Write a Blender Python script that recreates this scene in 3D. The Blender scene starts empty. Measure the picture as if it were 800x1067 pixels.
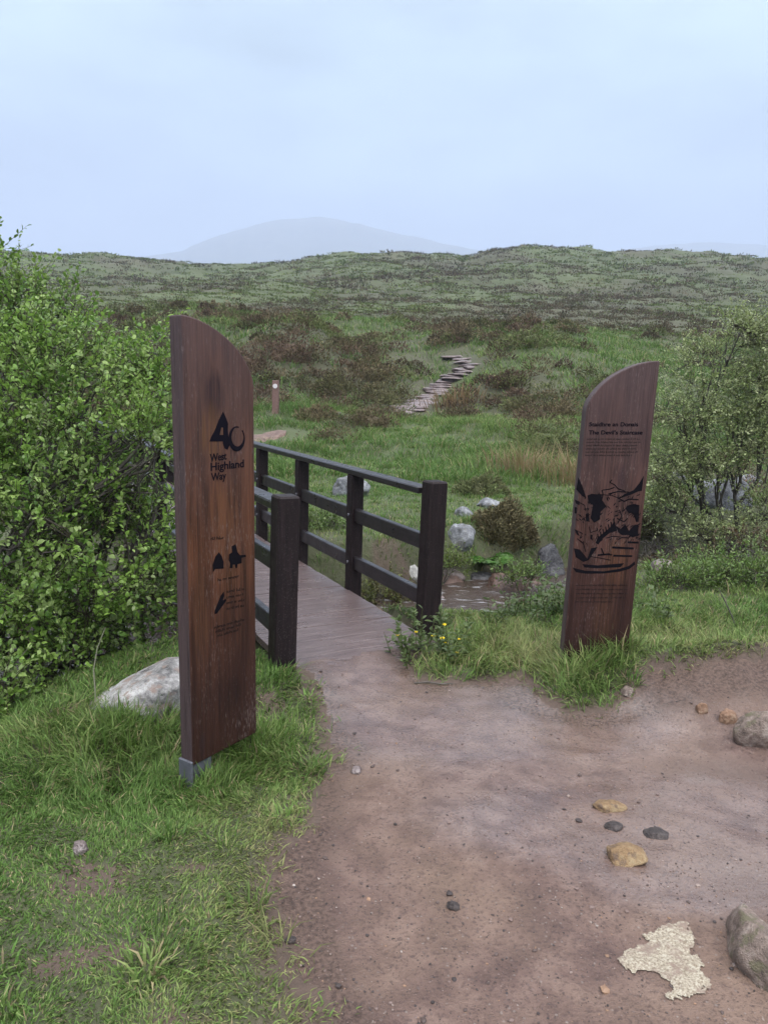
import bpy, bmesh, math, random
import numpy as np
from mathutils import Vector, Matrix, noise as mnoise

rng = np.random.default_rng(7)
random.seed(7)
sc = bpy.context.scene
COL = sc.collection
R = math.radians

# ------------------------------------------------------------------ camera
EYE, PITCH, ROLL = 1.55, R(9.5), R(1.7)
cam_d = bpy.data.cameras.new('camera')
cam = bpy.data.objects.new('camera', cam_d)
COL.objects.link(cam)
cam_d.sensor_fit = 'HORIZONTAL'
cam_d.sensor_width = 36.0
cam_d.lens = 36.0
cam_d.clip_start = 0.05
cam_d.clip_end = 20000
MROT = (Matrix.Rotation(math.pi / 2 - PITCH, 3, 'X') @ Matrix.Rotation(ROLL, 3, 'Z'))
cam.matrix_world = Matrix.Translation((0, 0, EYE)) @ MROT.to_4x4()
sc.camera = cam

# ------------------------------------------------------------------ world: overcast sky
SUN_EL, SUN_AZ = R(48), R(165)
world = bpy.data.worlds.new('World')
sc.world = world
world.use_nodes = True
nt = world.node_tree
nt.nodes.clear()
def wn(t, **k):
    n = nt.nodes.new(t)
    for a, b in k.items():
        setattr(n, a, b)
    return n
sky = wn('ShaderNodeTexSky', sky_type='NISHITA', sun_disc=False, sun_elevation=SUN_EL, sun_rotation=SUN_AZ)
sky.air_density = 1.0; sky.dust_density = 3.0
tc = wn('ShaderNodeTexCoord')
sep = wn('ShaderNodeSeparateXYZ')
nt.links.new(tc.outputs['Generated'], sep.inputs[0])
ramp = wn('ShaderNodeValToRGB')
cr = ramp.color_ramp
SKY_STOPS = [(0.0, (0.46, 0.55, 0.745)), (0.10, (0.45, 0.56, 0.745)), (0.20, (0.47, 0.605, 0.76)), (0.36, (0.57, 0.73, 0.78)), (0.43, (.61, .76, .80)),
             (0.60, (1.45, 1.52, 1.58)), (1.0, (2.6, 2.65, 2.7))]
SKY_GAIN = 1.0
cr.elements[0].position = SKY_STOPS[0][0]; cr.elements[0].color = (*SKY_STOPS[0][1], 1)
cr.elements[1].position = SKY_STOPS[-1][0]; cr.elements[1].color = (*SKY_STOPS[-1][1], 1)
for p, c in SKY_STOPS[1:-1]:
    e = cr.elements.new(p); e.color = (*c, 1)
nt.links.new(sep.outputs['Z'], ramp.inputs[0])
mp = wn('ShaderNodeMapping'); mp.inputs['Scale'].default_value = (1.2, 1.2, 3.2)
nt.links.new(tc.outputs['Generated'], mp.inputs[0])
nz = wn('ShaderNodeTexNoise'); nz.inputs['Scale'].default_value = 2.1; nz.inputs['Detail'].default_value = 5; nz.inputs['Roughness'].default_value = .5
nt.links.new(mp.outputs[0], nz.inputs['Vector'])
mr = wn('ShaderNodeMapRange'); mr.inputs[1].default_value = .3; mr.inputs[2].default_value = .7; mr.inputs[3].default_value = .62; mr.inputs[4].default_value = 1.32
nt.links.new(nz.outputs['Fac'], mr.inputs[0])
mul = wn('ShaderNodeVectorMath', operation='SCALE')
nt.links.new(ramp.outputs[0], mul.inputs[0]); nt.links.new(mr.outputs[0], mul.inputs['Scale'])
# out-of-view sky glow round the sun, added to brighten the bush front
dt = wn('ShaderNodeVectorMath', operation='DOT_PRODUCT'); nt.links.new(tc.outputs['Generated'], dt.inputs[0])
dt.inputs[1].default_value = (math.sin(SUN_AZ) * math.cos(SUN_EL), math.cos(SUN_AZ) * math.cos(SUN_EL), math.sin(SUN_EL))
gl = wn('ShaderNodeMapRange', interpolation_type='SMOOTHSTEP'); gl.inputs[1].default_value = .25; gl.inputs[2].default_value = 1.0; gl.inputs[3].default_value = 1.0; gl.inputs[4].default_value = 2.4
nt.links.new(dt.outputs['Value'], gl.inputs[0])
mul2 = wn('ShaderNodeVectorMath', operation='SCALE'); nt.links.new(mul.outputs[0], mul2.inputs[0]); nt.links.new(gl.outputs[0], mul2.inputs['Scale'])
mul = mul2
mix = wn('ShaderNodeMix', data_type='RGBA', blend_type='MIX'); mix.inputs[0].default_value = 0.94
sky10 = wn('ShaderNodeVectorMath', operation='SCALE'); sky10.inputs['Scale'].default_value = 0.10
nt.links.new(sky.outputs[0], sky10.inputs[0])
nt.links.new(sky10.outputs[0], mix.inputs[6]); nt.links.new(mul.outputs[0], mix.inputs[7])
bg = wn('ShaderNodeBackground'); bg.inputs['Strength'].default_value = SKY_GAIN
nt.links.new(mix.outputs[2], bg.inputs['Color'])
out = wn('ShaderNodeOutputWorld'); nt.links.new(bg.outputs[0], out.inputs['Surface'])

sun_d = bpy.data.lights.new('sun', 'SUN')
sun_d.energy = 1.5; sun_d.angle = R(35); sun_d.color = (1, .97, .93)
sun = bpy.data.objects.new('sun', sun_d); COL.objects.link(sun)
sdir = Vector((math.sin(SUN_AZ) * math.cos(SUN_EL), math.cos(SUN_AZ) * math.cos(SUN_EL), math.sin(SUN_EL)))
sun.rotation_euler = sdir.to_track_quat('Z', 'Y').to_euler()

vs = sc.view_settings
vs.view_transform = 'Standard'; vs.look = 'None'; vs.gamma = 1; vs.exposure = 0.40
sc.cycles.max_bounces = 6; sc.cycles.diffuse_bounces = 3; sc.cycles.glossy_bounces = 2
sc.cycles.transmission_bounces = 3; sc.cycles.volume_bounces = 1
sc.cycles.use_denoising = True

# ------------------------------------------------------------------ helpers: numbers
def ray(px, py):
    v = MROT @ Vector(((px - 400) / 800, -(py - 533.5) / 800, -1))
    return np.array(v)
def on_z(px, py, z=0.0):
    d = ray(px, py); return np.array((0, 0, EYE)) + d * (z - EYE) / d[2]
def on_y(px, py, y):
    d = ray(px, py); return np.array((0, 0, EYE)) + d * y / d[1]

def _hash(ix, iy, seed):
    h = (ix.astype(np.int64) * 374761393 + iy.astype(np.int64) * 668265263 + seed * 974634777) & 0xffffffff
    h = ((h ^ (h >> 13)) * 1274126177) & 0xffffffff
    h = ((h ^ (h >> 16)) * 2246822519) & 0xffffffff
    return ((h ^ (h >> 15)) & 0xffffff) / float(0xffffff)
def vnoise(x, y, seed=0):
    ix = np.floor(x); iy = np.floor(y); fx = x - ix; fy = y - iy
    fx = fx * fx * fx * (fx * (fx * 6 - 15) + 10); fy = fy * fy * fy * (fy * (fy * 6 - 15) + 10)
    a = _hash(ix, iy, seed); b = _hash(ix + 1, iy, seed); c = _hash(ix, iy + 1, seed); d = _hash(ix + 1, iy + 1, seed)
    return (a * (1 - fx) + b * fx) * (1 - fy) + (c * (1 - fx) + d * fx) * fy - .5
def fbm(x, y, seed=0, oct=4, gain=.5):
    s = 0; a = 1.0; n = 0
    ca, sa = math.cos(.6), math.sin(.6)
    for k in range(oct):
        s = s + a * vnoise(x, y, seed + k * 17); n += a
        x, y = (x * ca - y * sa) * 2.03 + 5.1, (x * sa + y * ca) * 2.03 + 1.7
        a *= gain
    return s / n * 2          # about -1..1
def sst(e0, e1, x):
    t = np.clip((x - e0) / (e1 - e0), 0, 1); return t * t * (3 - 2 * t)
def seg_dist(x, y, pts):
    d = np.full(np.shape(x), 1e9)
    for (ax, ay), (bx, by) in zip(pts[:-1], pts[1:]):
        vx, vy = bx - ax, by - ay
        t = np.clip(((x - ax) * vx + (y - ay) * vy) / (vx * vx + vy * vy), 0, 1)
        d = np.minimum(d, np.hypot(x - ax - t * vx, y - ay - t * vy))
    return d
def poly_sd(x, y, pts):                     # signed distance, negative inside
    d = seg_dist(x, y, pts + pts[:1])
    ins = np.zeros(np.shape(x), bool)
    n = len(pts)
    for i in range(n):
        (ax, ay), (bx, by) = pts[i], pts[(i + 1) % n]
        c = ((ay > y) != (by > y)) & (x < (bx - ax) * (y - ay) / (by - ay + 1e-12) + ax)
        ins ^= c
    return np.where(ins, -d, d)

# ------------------------------------------------------------------ terrain height
STREAM = [(-9, 5.6), (-5, 6.3), (-2.6, 6.0), (-1.0, 6.1), (.17, 6.4), (.95, 6.95), (2.3, 8.0), (3.7, 8.9), (6, 9.6), (12, 11)]
STREAM_Z = -.52
PATH_PX = [(352, 1100), (338, 1067), (326, 1010), (303, 965), (297, 930), (308, 892), (330, 850), (343, 812), (350, 772), (344, 735),
           (322, 708), (298, 692), (290, 670), (410, 655), (425, 690), (443, 706), (480, 708), (540, 713), (568, 727), (590, 738), (630, 742), (660, 730),
           (675, 706), (700, 694), (750, 690), (800, 694), (900, 700)]
PATH = [tuple(on_z(px, py, .20 if px > 690 else .03 if px > 560 else 0)[:2]) for px, py in PATH_PX] + [(4.5, 3.0), (3.0, 1.2), (1.6, -3), (-.6, -3), (-.25, .5)]
PATH[0] = (-.16, 1.15)
B0 = np.array((-.11, 4.32)); BDIR = np.array((-.46, .888)); BRT = np.array((.888, .46)); BLEN = 8.0

PY = np.array([0, 9.5, 13, 17, 21, 25, 29, 33, 38, 44, 50, 56, 62, 72, 85, 100, 120, 145, 170, 200, 230, 260])
PX_ROW = np.array([0, 0, 505, 478, 455, 437, 415, 396, 379, 366, 356, 347, 341, 333, 325, 317, 307, 296, 285, 272, 262, 262.])
PZ = []
for y, row in zip(PY, PX_ROW):
    if y < 12: PZ.append(-.05 if y > 5 else 0.0)
    else:
        d = ray(430, row); PZ.append(EYE + d[2] / d[1] * y)
PZ[-1] = PZ[-2] + .5
PZ = np.array(PZ)
_yy = np.concatenate([np.linspace(-50, 300, 7001)])
_zz = np.interp(_yy, PY, PZ)
_k = np.hanning(61); _k /= _k.sum()
_zz2 = np.convolve(np.pad(_zz, 30, mode='edge'), _k, 'valid')
_k = np.hanning(241); _k /= _k.sum()
_zz3 = np.convolve(np.pad(_zz, 120, mode='edge'), _k, 'valid')
_w = sst(40, 60, _yy); _zz = _zz2 * (1 - _w) + _zz3 * _w
SKYLINE = [(-200, 262), (0, 262), (60, 266), (100, 269), (180, 275), (250, 276), (300, 272), (350, 266), (400, 263), (440, 264), (480, 267), (520, 261),
           (560, 257), (600, 258), (640, 262), (700, 261), (750, 267), (800, 274), (1000, 285)]
SKU = np.array([ray(a, b)[0] / ray(a, b)[1] for a, b in SKYLINE]); SKT = np.array([ray(a, b)[2] / ray(a, b)[1] for a, b in SKYLINE])
SKREF = float(np.interp(ray(430, 262)[0] / ray(430, 262)[1], SKU, SKT))

MOUNDS = [(-3.9, 33, 3.4, 4.6, 1.7), (-9, 38, 3.4, 5, 1.0), (6.2, 31, 3.0, 5.5, 1.0), (4.2, 41, 3.2, 4.5, .9), (-.5, 47, 4, 5, 1.0), (10, 45, 5, 6, 1.3), (-13, 50, 6, 7, 1.4), (11, 33, 3.5, 5, .9), (-2, 22.5, 2.2, 2.5, .28), (3.6, 21, 2.6, 2.5, .35), (6.5, 17, 2.2, 2.2, .3)]
def H(x, y, fine=True):
    x = np.asarray(x, float); y = np.asarray(y, float)
    z = np.interp(y, _yy, _zz)
    u = x / np.maximum(y, 1)
    far = sst(60, 225, y)
    z = z + (np.interp(u, SKU, SKT) - SKREF) * y * far
    # the knoll on the left with its dark heather, a lower right
    z = z + .9 * np.exp(-((x + 7) / 6) ** 2 - ((y - 42) / 10) ** 2)
    z = z + .5 * np.exp(-((x - 5.5) / 4.) ** 2 - ((y - 30) / 7) ** 2) - .5 * np.exp(-((x - 1.5) / 2.) ** 2 - ((y - 31) / 6) ** 2)
    for mx, my, rx, ry, h_ in MOUNDS:
        z = z + h_ * np.exp(-((x - mx) / rx) ** 2 - ((y - my) / ry) ** 2)
    z = z + sst(260, 430, y) * -14
    r = np.hypot(x, y)
    z = z + fbm(x / 2.3, y / 2.3, 3, 3) * .24 * sst(10, 18, y)
    z = z + fbm(x / 7, y / 7, 5, 3) * .8 * sst(22, 55, y)
    z = z + fbm(x / 26, y / 26, 9, 4) * 2.3 * sst(70, 150, y)
    z = z + fbm(x / 6, y / 6, 12, 3) * .75 * sst(70, 150, y)
    # gully of the stream
    d = seg_dist(x, y, STREAM)
    half = 1.15 + 1.3 * sst(.2, -2.2, x) + .5 * sst(1.8, 4, x) + .42 * np.exp(-((x - .75) / .55) ** 2)
    dn = d + fbm(x / .8, y / .8, 21, 3) * .22
    g = 1 - sst(.50, .92, dn / half)
    z = z - (z - STREAM_Z + .12) * g * (y < 30)
    # left falls away under the bushes, small mound on the right, hump at the right board
    z = z - .45 * sst(-1.35, -2.6, x) * sst(2.2, 3.4, y) * (y < 11) * (1 - g)
    mound = np.exp(-((x - 2.05) / .8) ** 2 - ((y - 3.78) / .36) ** 2)
    z = z + mound * (.27 + .07 * fbm(x / .3, y / .3, 38, 4))
    z = z + .09 * np.exp(-((x - 1.3) / .35) ** 2 - ((y - 4.15) / .3) ** 2)
    z = z - .05 * np.exp(-((x + .8) / .3) ** 2 - ((y - 2.85) / .3) ** 2)
    tb_ = (x - B0[0]) * BDIR[0] + (y - B0[1]) * BDIR[1]; sb_ = (x - B0[0]) * BRT[0] + (y - B0[1]) * BRT[1]
    on_ = (np.abs(sb_) < .56) & (tb_ > -1) & (tb_ < 8.3)
    tn_ = tb_ + fbm(x / .25, y / .25, 37, 3) * .14
    z = np.where(on_, z + .022 * sst(-.9, -.25, tn_) - .10 * sst(-.12, .25, tn_), z)
    if fine:
        pm = poly_sd(x, y, PATH)
        lawn = sst(0, .15, pm) * (y < 20)
        z = z + lawn * .02 + fbm(x / .55, y / .55, 31, 4) * (.012 + .035 * lawn) * (1 - .6 * g)
        z = z + (fbm(x / .1, y / .1, 33, 3) * .0045 + fbm(x / .035, y / .035, 34, 2) * .0022 + fbm(x / .9, y / .9, 35, 3) * .012 + fbm(x / .24, y / .24, 36, 2) * .007) * (r < 8)
    return z
def hz(x, y): return float(H(np.array([x]), np.array([y]))[0])
def hit(px, py, y0=1.2, y1=330):            # where the line of sight through a pixel meets the ground
    d = ray(px, py)
    ys = np.exp(np.linspace(math.log(y0), math.log(y1), 2500))
    X = d[0] / d[1] * ys; Z = EYE + d[2] / d[1] * ys
    k = np.argmax(H(X, ys) >= Z)
    if k == 0: k = len(ys) - 1
    return np.array((X[k], ys[k], Z[k]))

# ------------------------------------------------------------------ helpers: meshes and tags
def mk_mesh(name, V, faces, cols=None, smooth=False):
    V = np.asarray(V, np.float32).reshape(-1, 3)
    me = bpy.data.meshes.new(name)
    me.vertices.add(len(V)); me.vertices.foreach_set('co', V.ravel())
    faces = [np.asarray(f, np.int32) for f in faces if len(f)]
    idx = np.concatenate([f.ravel() for f in faces])
    tot = np.concatenate([np.full(len(f), f.shape[1], np.int32) for f in faces])
    st = np.concatenate([[0], np.cumsum(tot)[:-1]]).astype(np.int32)
    me.loops.add(len(idx)); me.loops.foreach_set('vertex_index', idx)
    me.polygons.add(len(tot)); me.polygons.foreach_set('loop_start', st)
    try: me.polygons.foreach_set('loop_total', tot)
    except Exception: pass
    me.polygons.foreach_set('use_smooth', np.full(len(tot), smooth, bool))
    if cols is not None:
        a = me.attributes.new('col', 'FLOAT_COLOR', 'POINT')
        c = np.ones((len(V), 4), np.float32); c[:, :3] = cols
        a.data.foreach_set('color', c.ravel())
    me.update(calc_edges=True)
    return me
def link(name, me, m=None, parent=None):
    o = bpy.data.objects.new(name, me); COL.objects.link(o)
    if m: me.materials.append(m)
    if parent: o.parent = parent
    return o
def tag(o, label=None, cat=None, group=None, kind=None):
    if label: o['label'] = label
    if cat: o['category'] = cat
    if group: o['group'] = group
    if kind: o['kind'] = kind
    return o
def empty(name, loc, rz=0.0):
    o = bpy.data.objects.new(name, None); COL.objects.link(o)
    o.location = loc; o.rotation_euler = (0, 0, rz); o.empty_display_size = .1
    return o
class MB:                                   # collects pieces for ONE mesh
    def __init__(s): s.V = []; s.F = {}; s.C = []; s.n = 0
    def add(s, V, faces, col=None):
        V = np.asarray(V, float).reshape(-1, 3)
        for f in faces:
            f = np.asarray(f, np.int64)
            if len(f): s.F.setdefault(f.shape[1], []).append(f + s.n)
        s.V.append(V); s.n += len(V)
        if col is not None:
            s.C.append(np.broadcast_to(np.asarray(col, float), (len(V), 3)))
        return s
    def mesh(s, name, smooth=False):
        cols = np.concatenate(s.C) if s.C else None
        return mk_mesh(name, np.concatenate(s.V), [np.concatenate(v) for v in s.F.values()], cols, smooth)
    def build(s, name, m, parent=None, smooth=False): return link(name, s.mesh(name, smooth), m, parent)
def tube(mb, pts, radii, k=6, col=None):
    pts = np.asarray(pts, float); n = len(pts)
    T = np.gradient(pts, axis=0); T /= np.linalg.norm(T, axis=1)[:, None] + 1e-9
    ref = np.array((0.31, .22, .92)) if abs(T[0] @ np.array((0.31, .22, .92))) < .9 else np.array((1., 0, 0))
    A = np.cross(T, ref); A /= np.linalg.norm(A, axis=1)[:, None] + 1e-9
    B = np.cross(T, A)
    an = np.arange(k) * 2 * math.pi / k
    V = pts[:, None, :] + (np.cos(an)[None, :, None] * A[:, None, :] + np.sin(an)[None, :, None] * B[:, None, :]) * np.asarray(radii)[:, None, None]
    i = np.arange(n - 1)[:, None] * k; j = np.arange(k)[None, :]; j2 = (j + 1) % k
    F = np.stack([i + j, i + j2, i + k + j2, i + k + j], -1).reshape(-1, 4)
    mb.add(V.reshape(-1, 3), [F], col)
def box_bm(bm, c, s, bev=.006, rot=None, seg=1):
    r = bmesh.ops.create_cube(bm, size=1)
    vs_ = r['verts']
    for v in vs_: v.co = Vector((v.co.x * s[0], v.co.y * s[1], v.co.z * s[2]))
    if bev > 0:
        es = list({e for v in vs_ for e in v.link_edges})
        g = bmesh.ops.bevel(bm, geom=es, offset=bev, segments=seg, affect='EDGES', profile=.6)
        vs_ = list({v for f in g['faces'] for v in f.verts} | {v for v in vs_ if v.is_valid})
    M4 = Matrix.Translation(c) @ (rot.to_4x4() if rot else Matrix.Identity(4))
    for v in vs_: v.co = M4 @ v.co
def bm_obj(name, bm, m, parent=None, smooth=False):
    me = bpy.data.meshes.new(name); bm.to_mesh(me); bm.free()
    if smooth:
        for p in me.polygons: p.use_smooth = True
    return link(name, me, m, parent)

# ------------------------------------------------------------------ helpers: materials
def new_mat(name):
    m = bpy.data.materials.new(name); m.use_nodes = True
    t = m.node_tree; b = t.nodes['Principled BSDF']
    return m, t, b
def N(t, typ, ins=None, **k):
    n = t.nodes.new(typ)
    for a, b in k.items(): setattr(n, a, b)
    for a, b in (ins or {}).items():
        if isinstance(b, bpy.types.NodeSocket): t.links.new(b, n.inputs[a])
        else: n.inputs[a].default_value = b
    return n
def noise_n(t, vec, scale, detail=4, rough=.55, dist=0):
    return N(t, 'ShaderNodeTexNoise', {'Vector': vec, 'Scale': scale, 'Detail': detail, 'Roughness': rough, 'Distortion': dist}).outputs['Fac']
def ramp_n(t, fac, stops):
    n = N(t, 'ShaderNodeValToRGB', {'Fac': fac}); c = n.color_ramp
    c.elements[0].position, c.elements[0].color = stops[0][0], (*stops[0][1], 1)
    c.elements[1].position, c.elements[1].color = stops[-1][0], (*stops[-1][1], 1)
    for p, q in stops[1:-1]:
        e = c.elements.new(p); e.color = (*q, 1)
    return n.outputs[0]
def mixc(t, fac, a, b, mode='MIX'):
    n = N(t, 'ShaderNodeMix', data_type='RGBA', blend_type=mode)
    for i, v in ((0, fac), (6, a), (7, b)):
        if isinstance(v, bpy.types.NodeSocket): t.links.new(v, n.inputs[i])
        else: n.inputs[i].default_value = v if i == 0 else (*v, 1)
    return n.outputs[2]
def rng_n(t, v, a, b, c, d):
    return N(t, 'ShaderNodeMapRange', {0: v, 1: a, 2: b, 3: c, 4: d}).outputs[0]
def math_n(t, op, a, b):
    return N(t, 'ShaderNodeMath', {0: a, 1: b}, operation=op).outputs[0]
def bump_n(t, b, h, strength=.4, dist=.01):
    t.links.new(N(t, 'ShaderNodeBump', {'Height': h, 'Strength': strength, 'Distance': dist}).outputs[0], b.inputs['Normal'])
def objco(t): return N(t, 'ShaderNodeTexCoord').outputs['Object']
def mapped(t, vec, scale, loc=(0, 0, 0)):
    return N(t, 'ShaderNodeMapping', {'Vector': vec, 'Scale': scale, 'Location': loc}).outputs[0]

def plant_mat(name, rough=.5, spec=.25, trans=.4):
    m, t, b = new_mat(name)
    a = N(t, 'ShaderNodeAttribute', attribute_name='col').outputs['Color']
    t.links.new(a, b.inputs['Base Color'])
    b.inputs['Roughness'].default_value = rough; b.inputs['Specular IOR Level'].default_value = spec
    b.inputs['Specular Tint'].default_value = (1, .97, .85, 1)
    tr = N(t, 'ShaderNodeBsdfTranslucent', {'Color': a})
    mx = N(t, 'ShaderNodeMixShader', {0: trans, 1: b.outputs[0], 2: tr.outputs[0]})
    t.links.new(mx.outputs[0], t.nodes['Material Output'].inputs['Surface'])
    return m
M_PLANT = plant_mat('plant')
M_LEAF = plant_mat('leaf', .33, .5, .42)
M_HEATHER = plant_mat('heather', .7, .2, .15)

def bark_mat():
    m, t, b = new_mat('bark'); v = objco(t)
    n = noise_n(t, mapped(t, v, (1, 1, .3)), 40, 5)
    t.links.new(ramp_n(t, n, [(.3, (.035, .028, .022)), (.7, (.10, .085, .07))]), b.inputs['Base Color'])
    b.inputs['Roughness'].default_value = .7; bump_n(t, b, n, .5, .004)
    return m
M_BARK = bark_mat()

def rock_mat(name, dark, mid, pale, scale=6, rough=.65, spots=None, wet=None):
    dark, mid, pale = (tuple(.68 * x for x in q) for q in (dark, mid, pale))
    if spots: spots = tuple(.68 * x for x in spots)
    m, t, b = new_mat(name); v = objco(t)
    n1 = noise_n(t, v, scale, 6, .6); n2 = noise_n(t, v, scale * 5, 5, .65); n3 = noise_n(t, v, scale * 22, 3, .6)
    f = math_n(t, 'ADD', math_n(t, 'MULTIPLY', n1, .5), math_n(t, 'ADD', math_n(t, 'MULTIPLY', n2, .35), math_n(t, 'MULTIPLY', n3, .15)))
    c = ramp_n(t, f, [(.38, dark), (.5, mid), (.6, pale)])
    if spots:
        n4 = noise_n(t, mapped(t, v, (1, 1, 1), (3, 7, 1)), scale * 1.8, 5, .65)
        c = mixc(t, rng_n(t, n4, .54, .62, 0, .85), c, spots)
    t.links.new(c, b.inputs['Base Color'])
    b.inputs['Roughness'].default_value = rough
    if wet is not None: t.links.new(rng_n(t, n1, .4, .6, wet, rough), b.inputs['Roughness'])
    bump_n(t, b, math_n(t, 'ADD', n2, math_n(t, 'MULTIPLY', n3, .6)), .7, .02)
    return m
M_GRANITE = rock_mat('lichen_granite', (.07, .065, .065), (.40, .375, .36), (.72, .69, .66), 8, .7, (.36, .25, .20))
M_GREY = rock_mat('grey_rock', (.06, .06, .065), (.22, .22, .235), (.45, .45, .47), 5, .6, (.13, .12, .10))
M_DARKROCK = rock_mat('wet_dark_rock', (.02, .02, .024), (.055, .05, .055), (.20, .19, .20), 5, .45, None, .2)
M_RED = rock_mat('peaty_red_rock', (.05, .028, .02), (.14, .075, .055), (.24, .15, .12), 5, .5, None, .25)
M_OCHRE = rock_mat('ochre_stone', (.20, .115, .055), (.38, .235, .115), (.50, .36, .20), 14, .7, (.20, .13, .09))
M_ORANGE = rock_mat('orange_stone', (.22, .12, .07), (.36, .20, .12), (.45, .30, .2), 12, .6)
M_BROWNROCK = rock_mat('brown_rock', (.10, .07, .055), (.29, .21, .17), (.46, .37, .31), 9, .65, (.17, .15, .08))
M_SLATE = rock_mat('dark_slate', (.035, .026, .024), (.075, .056, .052), (.14, .11, .10), 14, .6)
M_PINK = rock_mat('pinkish_stone', (.12, .09, .085), (.25, .19, .18), (.40, .33, .31), 5, .5, None, .3)
M_WHITE = rock_mat('whitish_stone', (.3, .28, .27), (.52, .49, .46), (.68, .66, .62), 8, .65)

# ------------------------------------------------------------------ ground and path: one polar sheet split along the path edge
def front_angles():
    a = np.concatenate([np.arange(-180, -60, 6), np.arange(-60, -36, 1.2), np.arange(-36, 36, .34), np.arange(36, 60, 1.2), np.arange(60, 180, 6)])
    return np.radians(a)
TH = front_angles()
RR = [.25]
while RR[-1] < 300: RR.append(RR[-1] * (1.0068 if RR[-1] > .9 else 1.05))
while RR[-1] < 3200: RR.append(RR[-1] * 1.09)
RR = np.array(RR)
GX = RR[:, None] * np.sin(TH)[None, :]; GY = RR[:, None] * np.cos(TH)[None, :]
GZ = H(GX, GY)
# hints of where heather and grass grow on the hill: (pixel, half widths, amount)
HINTS = []
for px, py, wx, wy, amt in [(300, 365, 70, 26, .9), (250, 400, 40, 40, .5), (400, 395, 40, 22, .8), (370, 440, 50, 25, .5), (340, 352, 90, 14, .8), (560, 345, 120, 20, .9), (600, 330, 90, 18, .6),
                            (440, 350, 50, 14, .6), (560, 460, 45, 28, .7), (520, 400, 22, 10, .5), (620, 470, 30, 25, .5), (120, 350, 110, 22, 1.2), (160, 400, 60, 40, .8),
                            (470, 405, 35, 18, -.7), (450, 470, 60, 25, -1.), (430, 360, 30, 10, -.7), (660, 370, 70, 26, -.9), (400, 520, 160, 35, -1.3), (560, 500, 100, 18, -.6),
                            (540, 385, 45, 14, -.8), (690, 420, 60, 40, -.7), (310, 440, 18, 26, -.6), (340, 480, 60, 20, -.8), (470, 320, 80, 14, -.2), (620, 275, 25, 8, -1.0), (420, 292, 60, 10, -.5),
                            (300, 325, 60, 8, -.5), (180, 310, 80, 16, -.4), (290, 323, 25, 6, .9), (700, 300, 60, 16, .3), (80, 320, 40, 16, .3)]:
    p = hit(px, py, 9); q = hit(px, py - wy, 9); s = p[1] / 800
    HINTS.append((p[0], p[1], wx * s, max(abs(q[1] - p[1]), wy * s * 2), amt))
def heath(x, y):                             # > 0 heather, < 0 grass
    f = (fbm(x / 3.2, y / 4.5, 41, 4) * 1.1 + fbm(x / 1.3, y / 1.8, 45, 3) * .6) * sst(90, 50, y) + fbm(x / 14, y / 22, 43, 5, .6) * 1.5 * sst(50, 100, y) - .30 * sst(70, 50, y) - .02
    for hx, hy, rx, ry, a in HINTS:
        f = f + a * np.exp(-((x - hx) / rx) ** 2 - ((y - hy) / ry) ** 2)
    return f
def path_sd(x, y):
    return poly_sd(x, y, PATH) + fbm(x / .28, y / .28, 51, 4) * .085 + fbm(x / .06, y / .06, 52, 2) * .02
def bare(x, y):                              # worn patches of soil in the lawn
    f = fbm(x / .5, y / .5, 61, 4)
    for px, py, rx, ry in [(155, 852, .2, .12), (100, 925, .16, .07), (85, 905, .12, .05), (10, 835, .15, .06), (215, 905, .2, .06), (65, 1000, .15, .06), (150, 985, .12, .06)]:
        p = on_z(px, py, .02); f = f + 1.0 * np.exp(-((x - p[0]) / rx) ** 2 - ((y - p[1]) / ry) ** 2)
    return f
nr, na = GX.shape
psd = path_sd(GX, GY) + 10 * (np.hypot(GX, GY) > 9)
# colours
LIN = lambda *c: np.array(c)
C_SOIL = LIN(.085, .056, .042); C_TURF = LIN(.055, .058, .026); C_HEATH = LIN(.058, .056, .027); C_MEAD = LIN(.060, .074, .026)
hm = sst(-.5, .7, heath(GX, GY))
turf = C_TURF * (1 + .25 * fbm(GX / .3, GY / .3, 71, 3))[..., None]
bm_ = sst(.25, .8, bare(GX, GY) + .4 * fbm(GX / .08, GY / .08, 62, 3))[..., None]
bm_ = np.maximum(bm_, sst(.16, .03, psd)[..., None]); near_c = turf * (1 - bm_) + C_SOIL * bm_
far_c = C_MEAD * (1 - hm[..., None]) + C_HEATH * hm[..., None]
far_c = far_c * (1 + .0 * sst(50, 90, GY))[..., None] * (1 + .3 * fbm(GX / 9, GY / 9, 73, 4) * sst(40, 80, GY))[..., None]
w = sst(7, 11, np.hypot(GX, GY))[..., None]
gcol = near_c * (1 - w) + far_c * w
gul = 1 - sst(.65, 1.0, seg_dist(GX, GY, STREAM) + .25 * fbm(GX / .4, GY / .4, 77, 3))
gcol = gcol * (1 - gul[..., None]) + LIN(.045, .028, .018) * gul[..., None]
ii = np.arange(nr - 1)[:, None]; jj = np.arange(na)[None, :]; j2 = (jj + 1) % na
Q = np.stack([ii * na + jj, ii * na + j2, (ii + 1) * na + j2, (ii + 1) * na + jj], -1).reshape(-1, 4)[:, ::-1]
pf = psd.ravel()[Q].mean(1) < 0
V = np.stack([GX, GY, GZ], -1).reshape(-1, 3)
def sub(Qs):
    u, inv = np.unique(Qs.ravel(), return_inverse=True)
    return u, inv.reshape(-1, 4)

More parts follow.
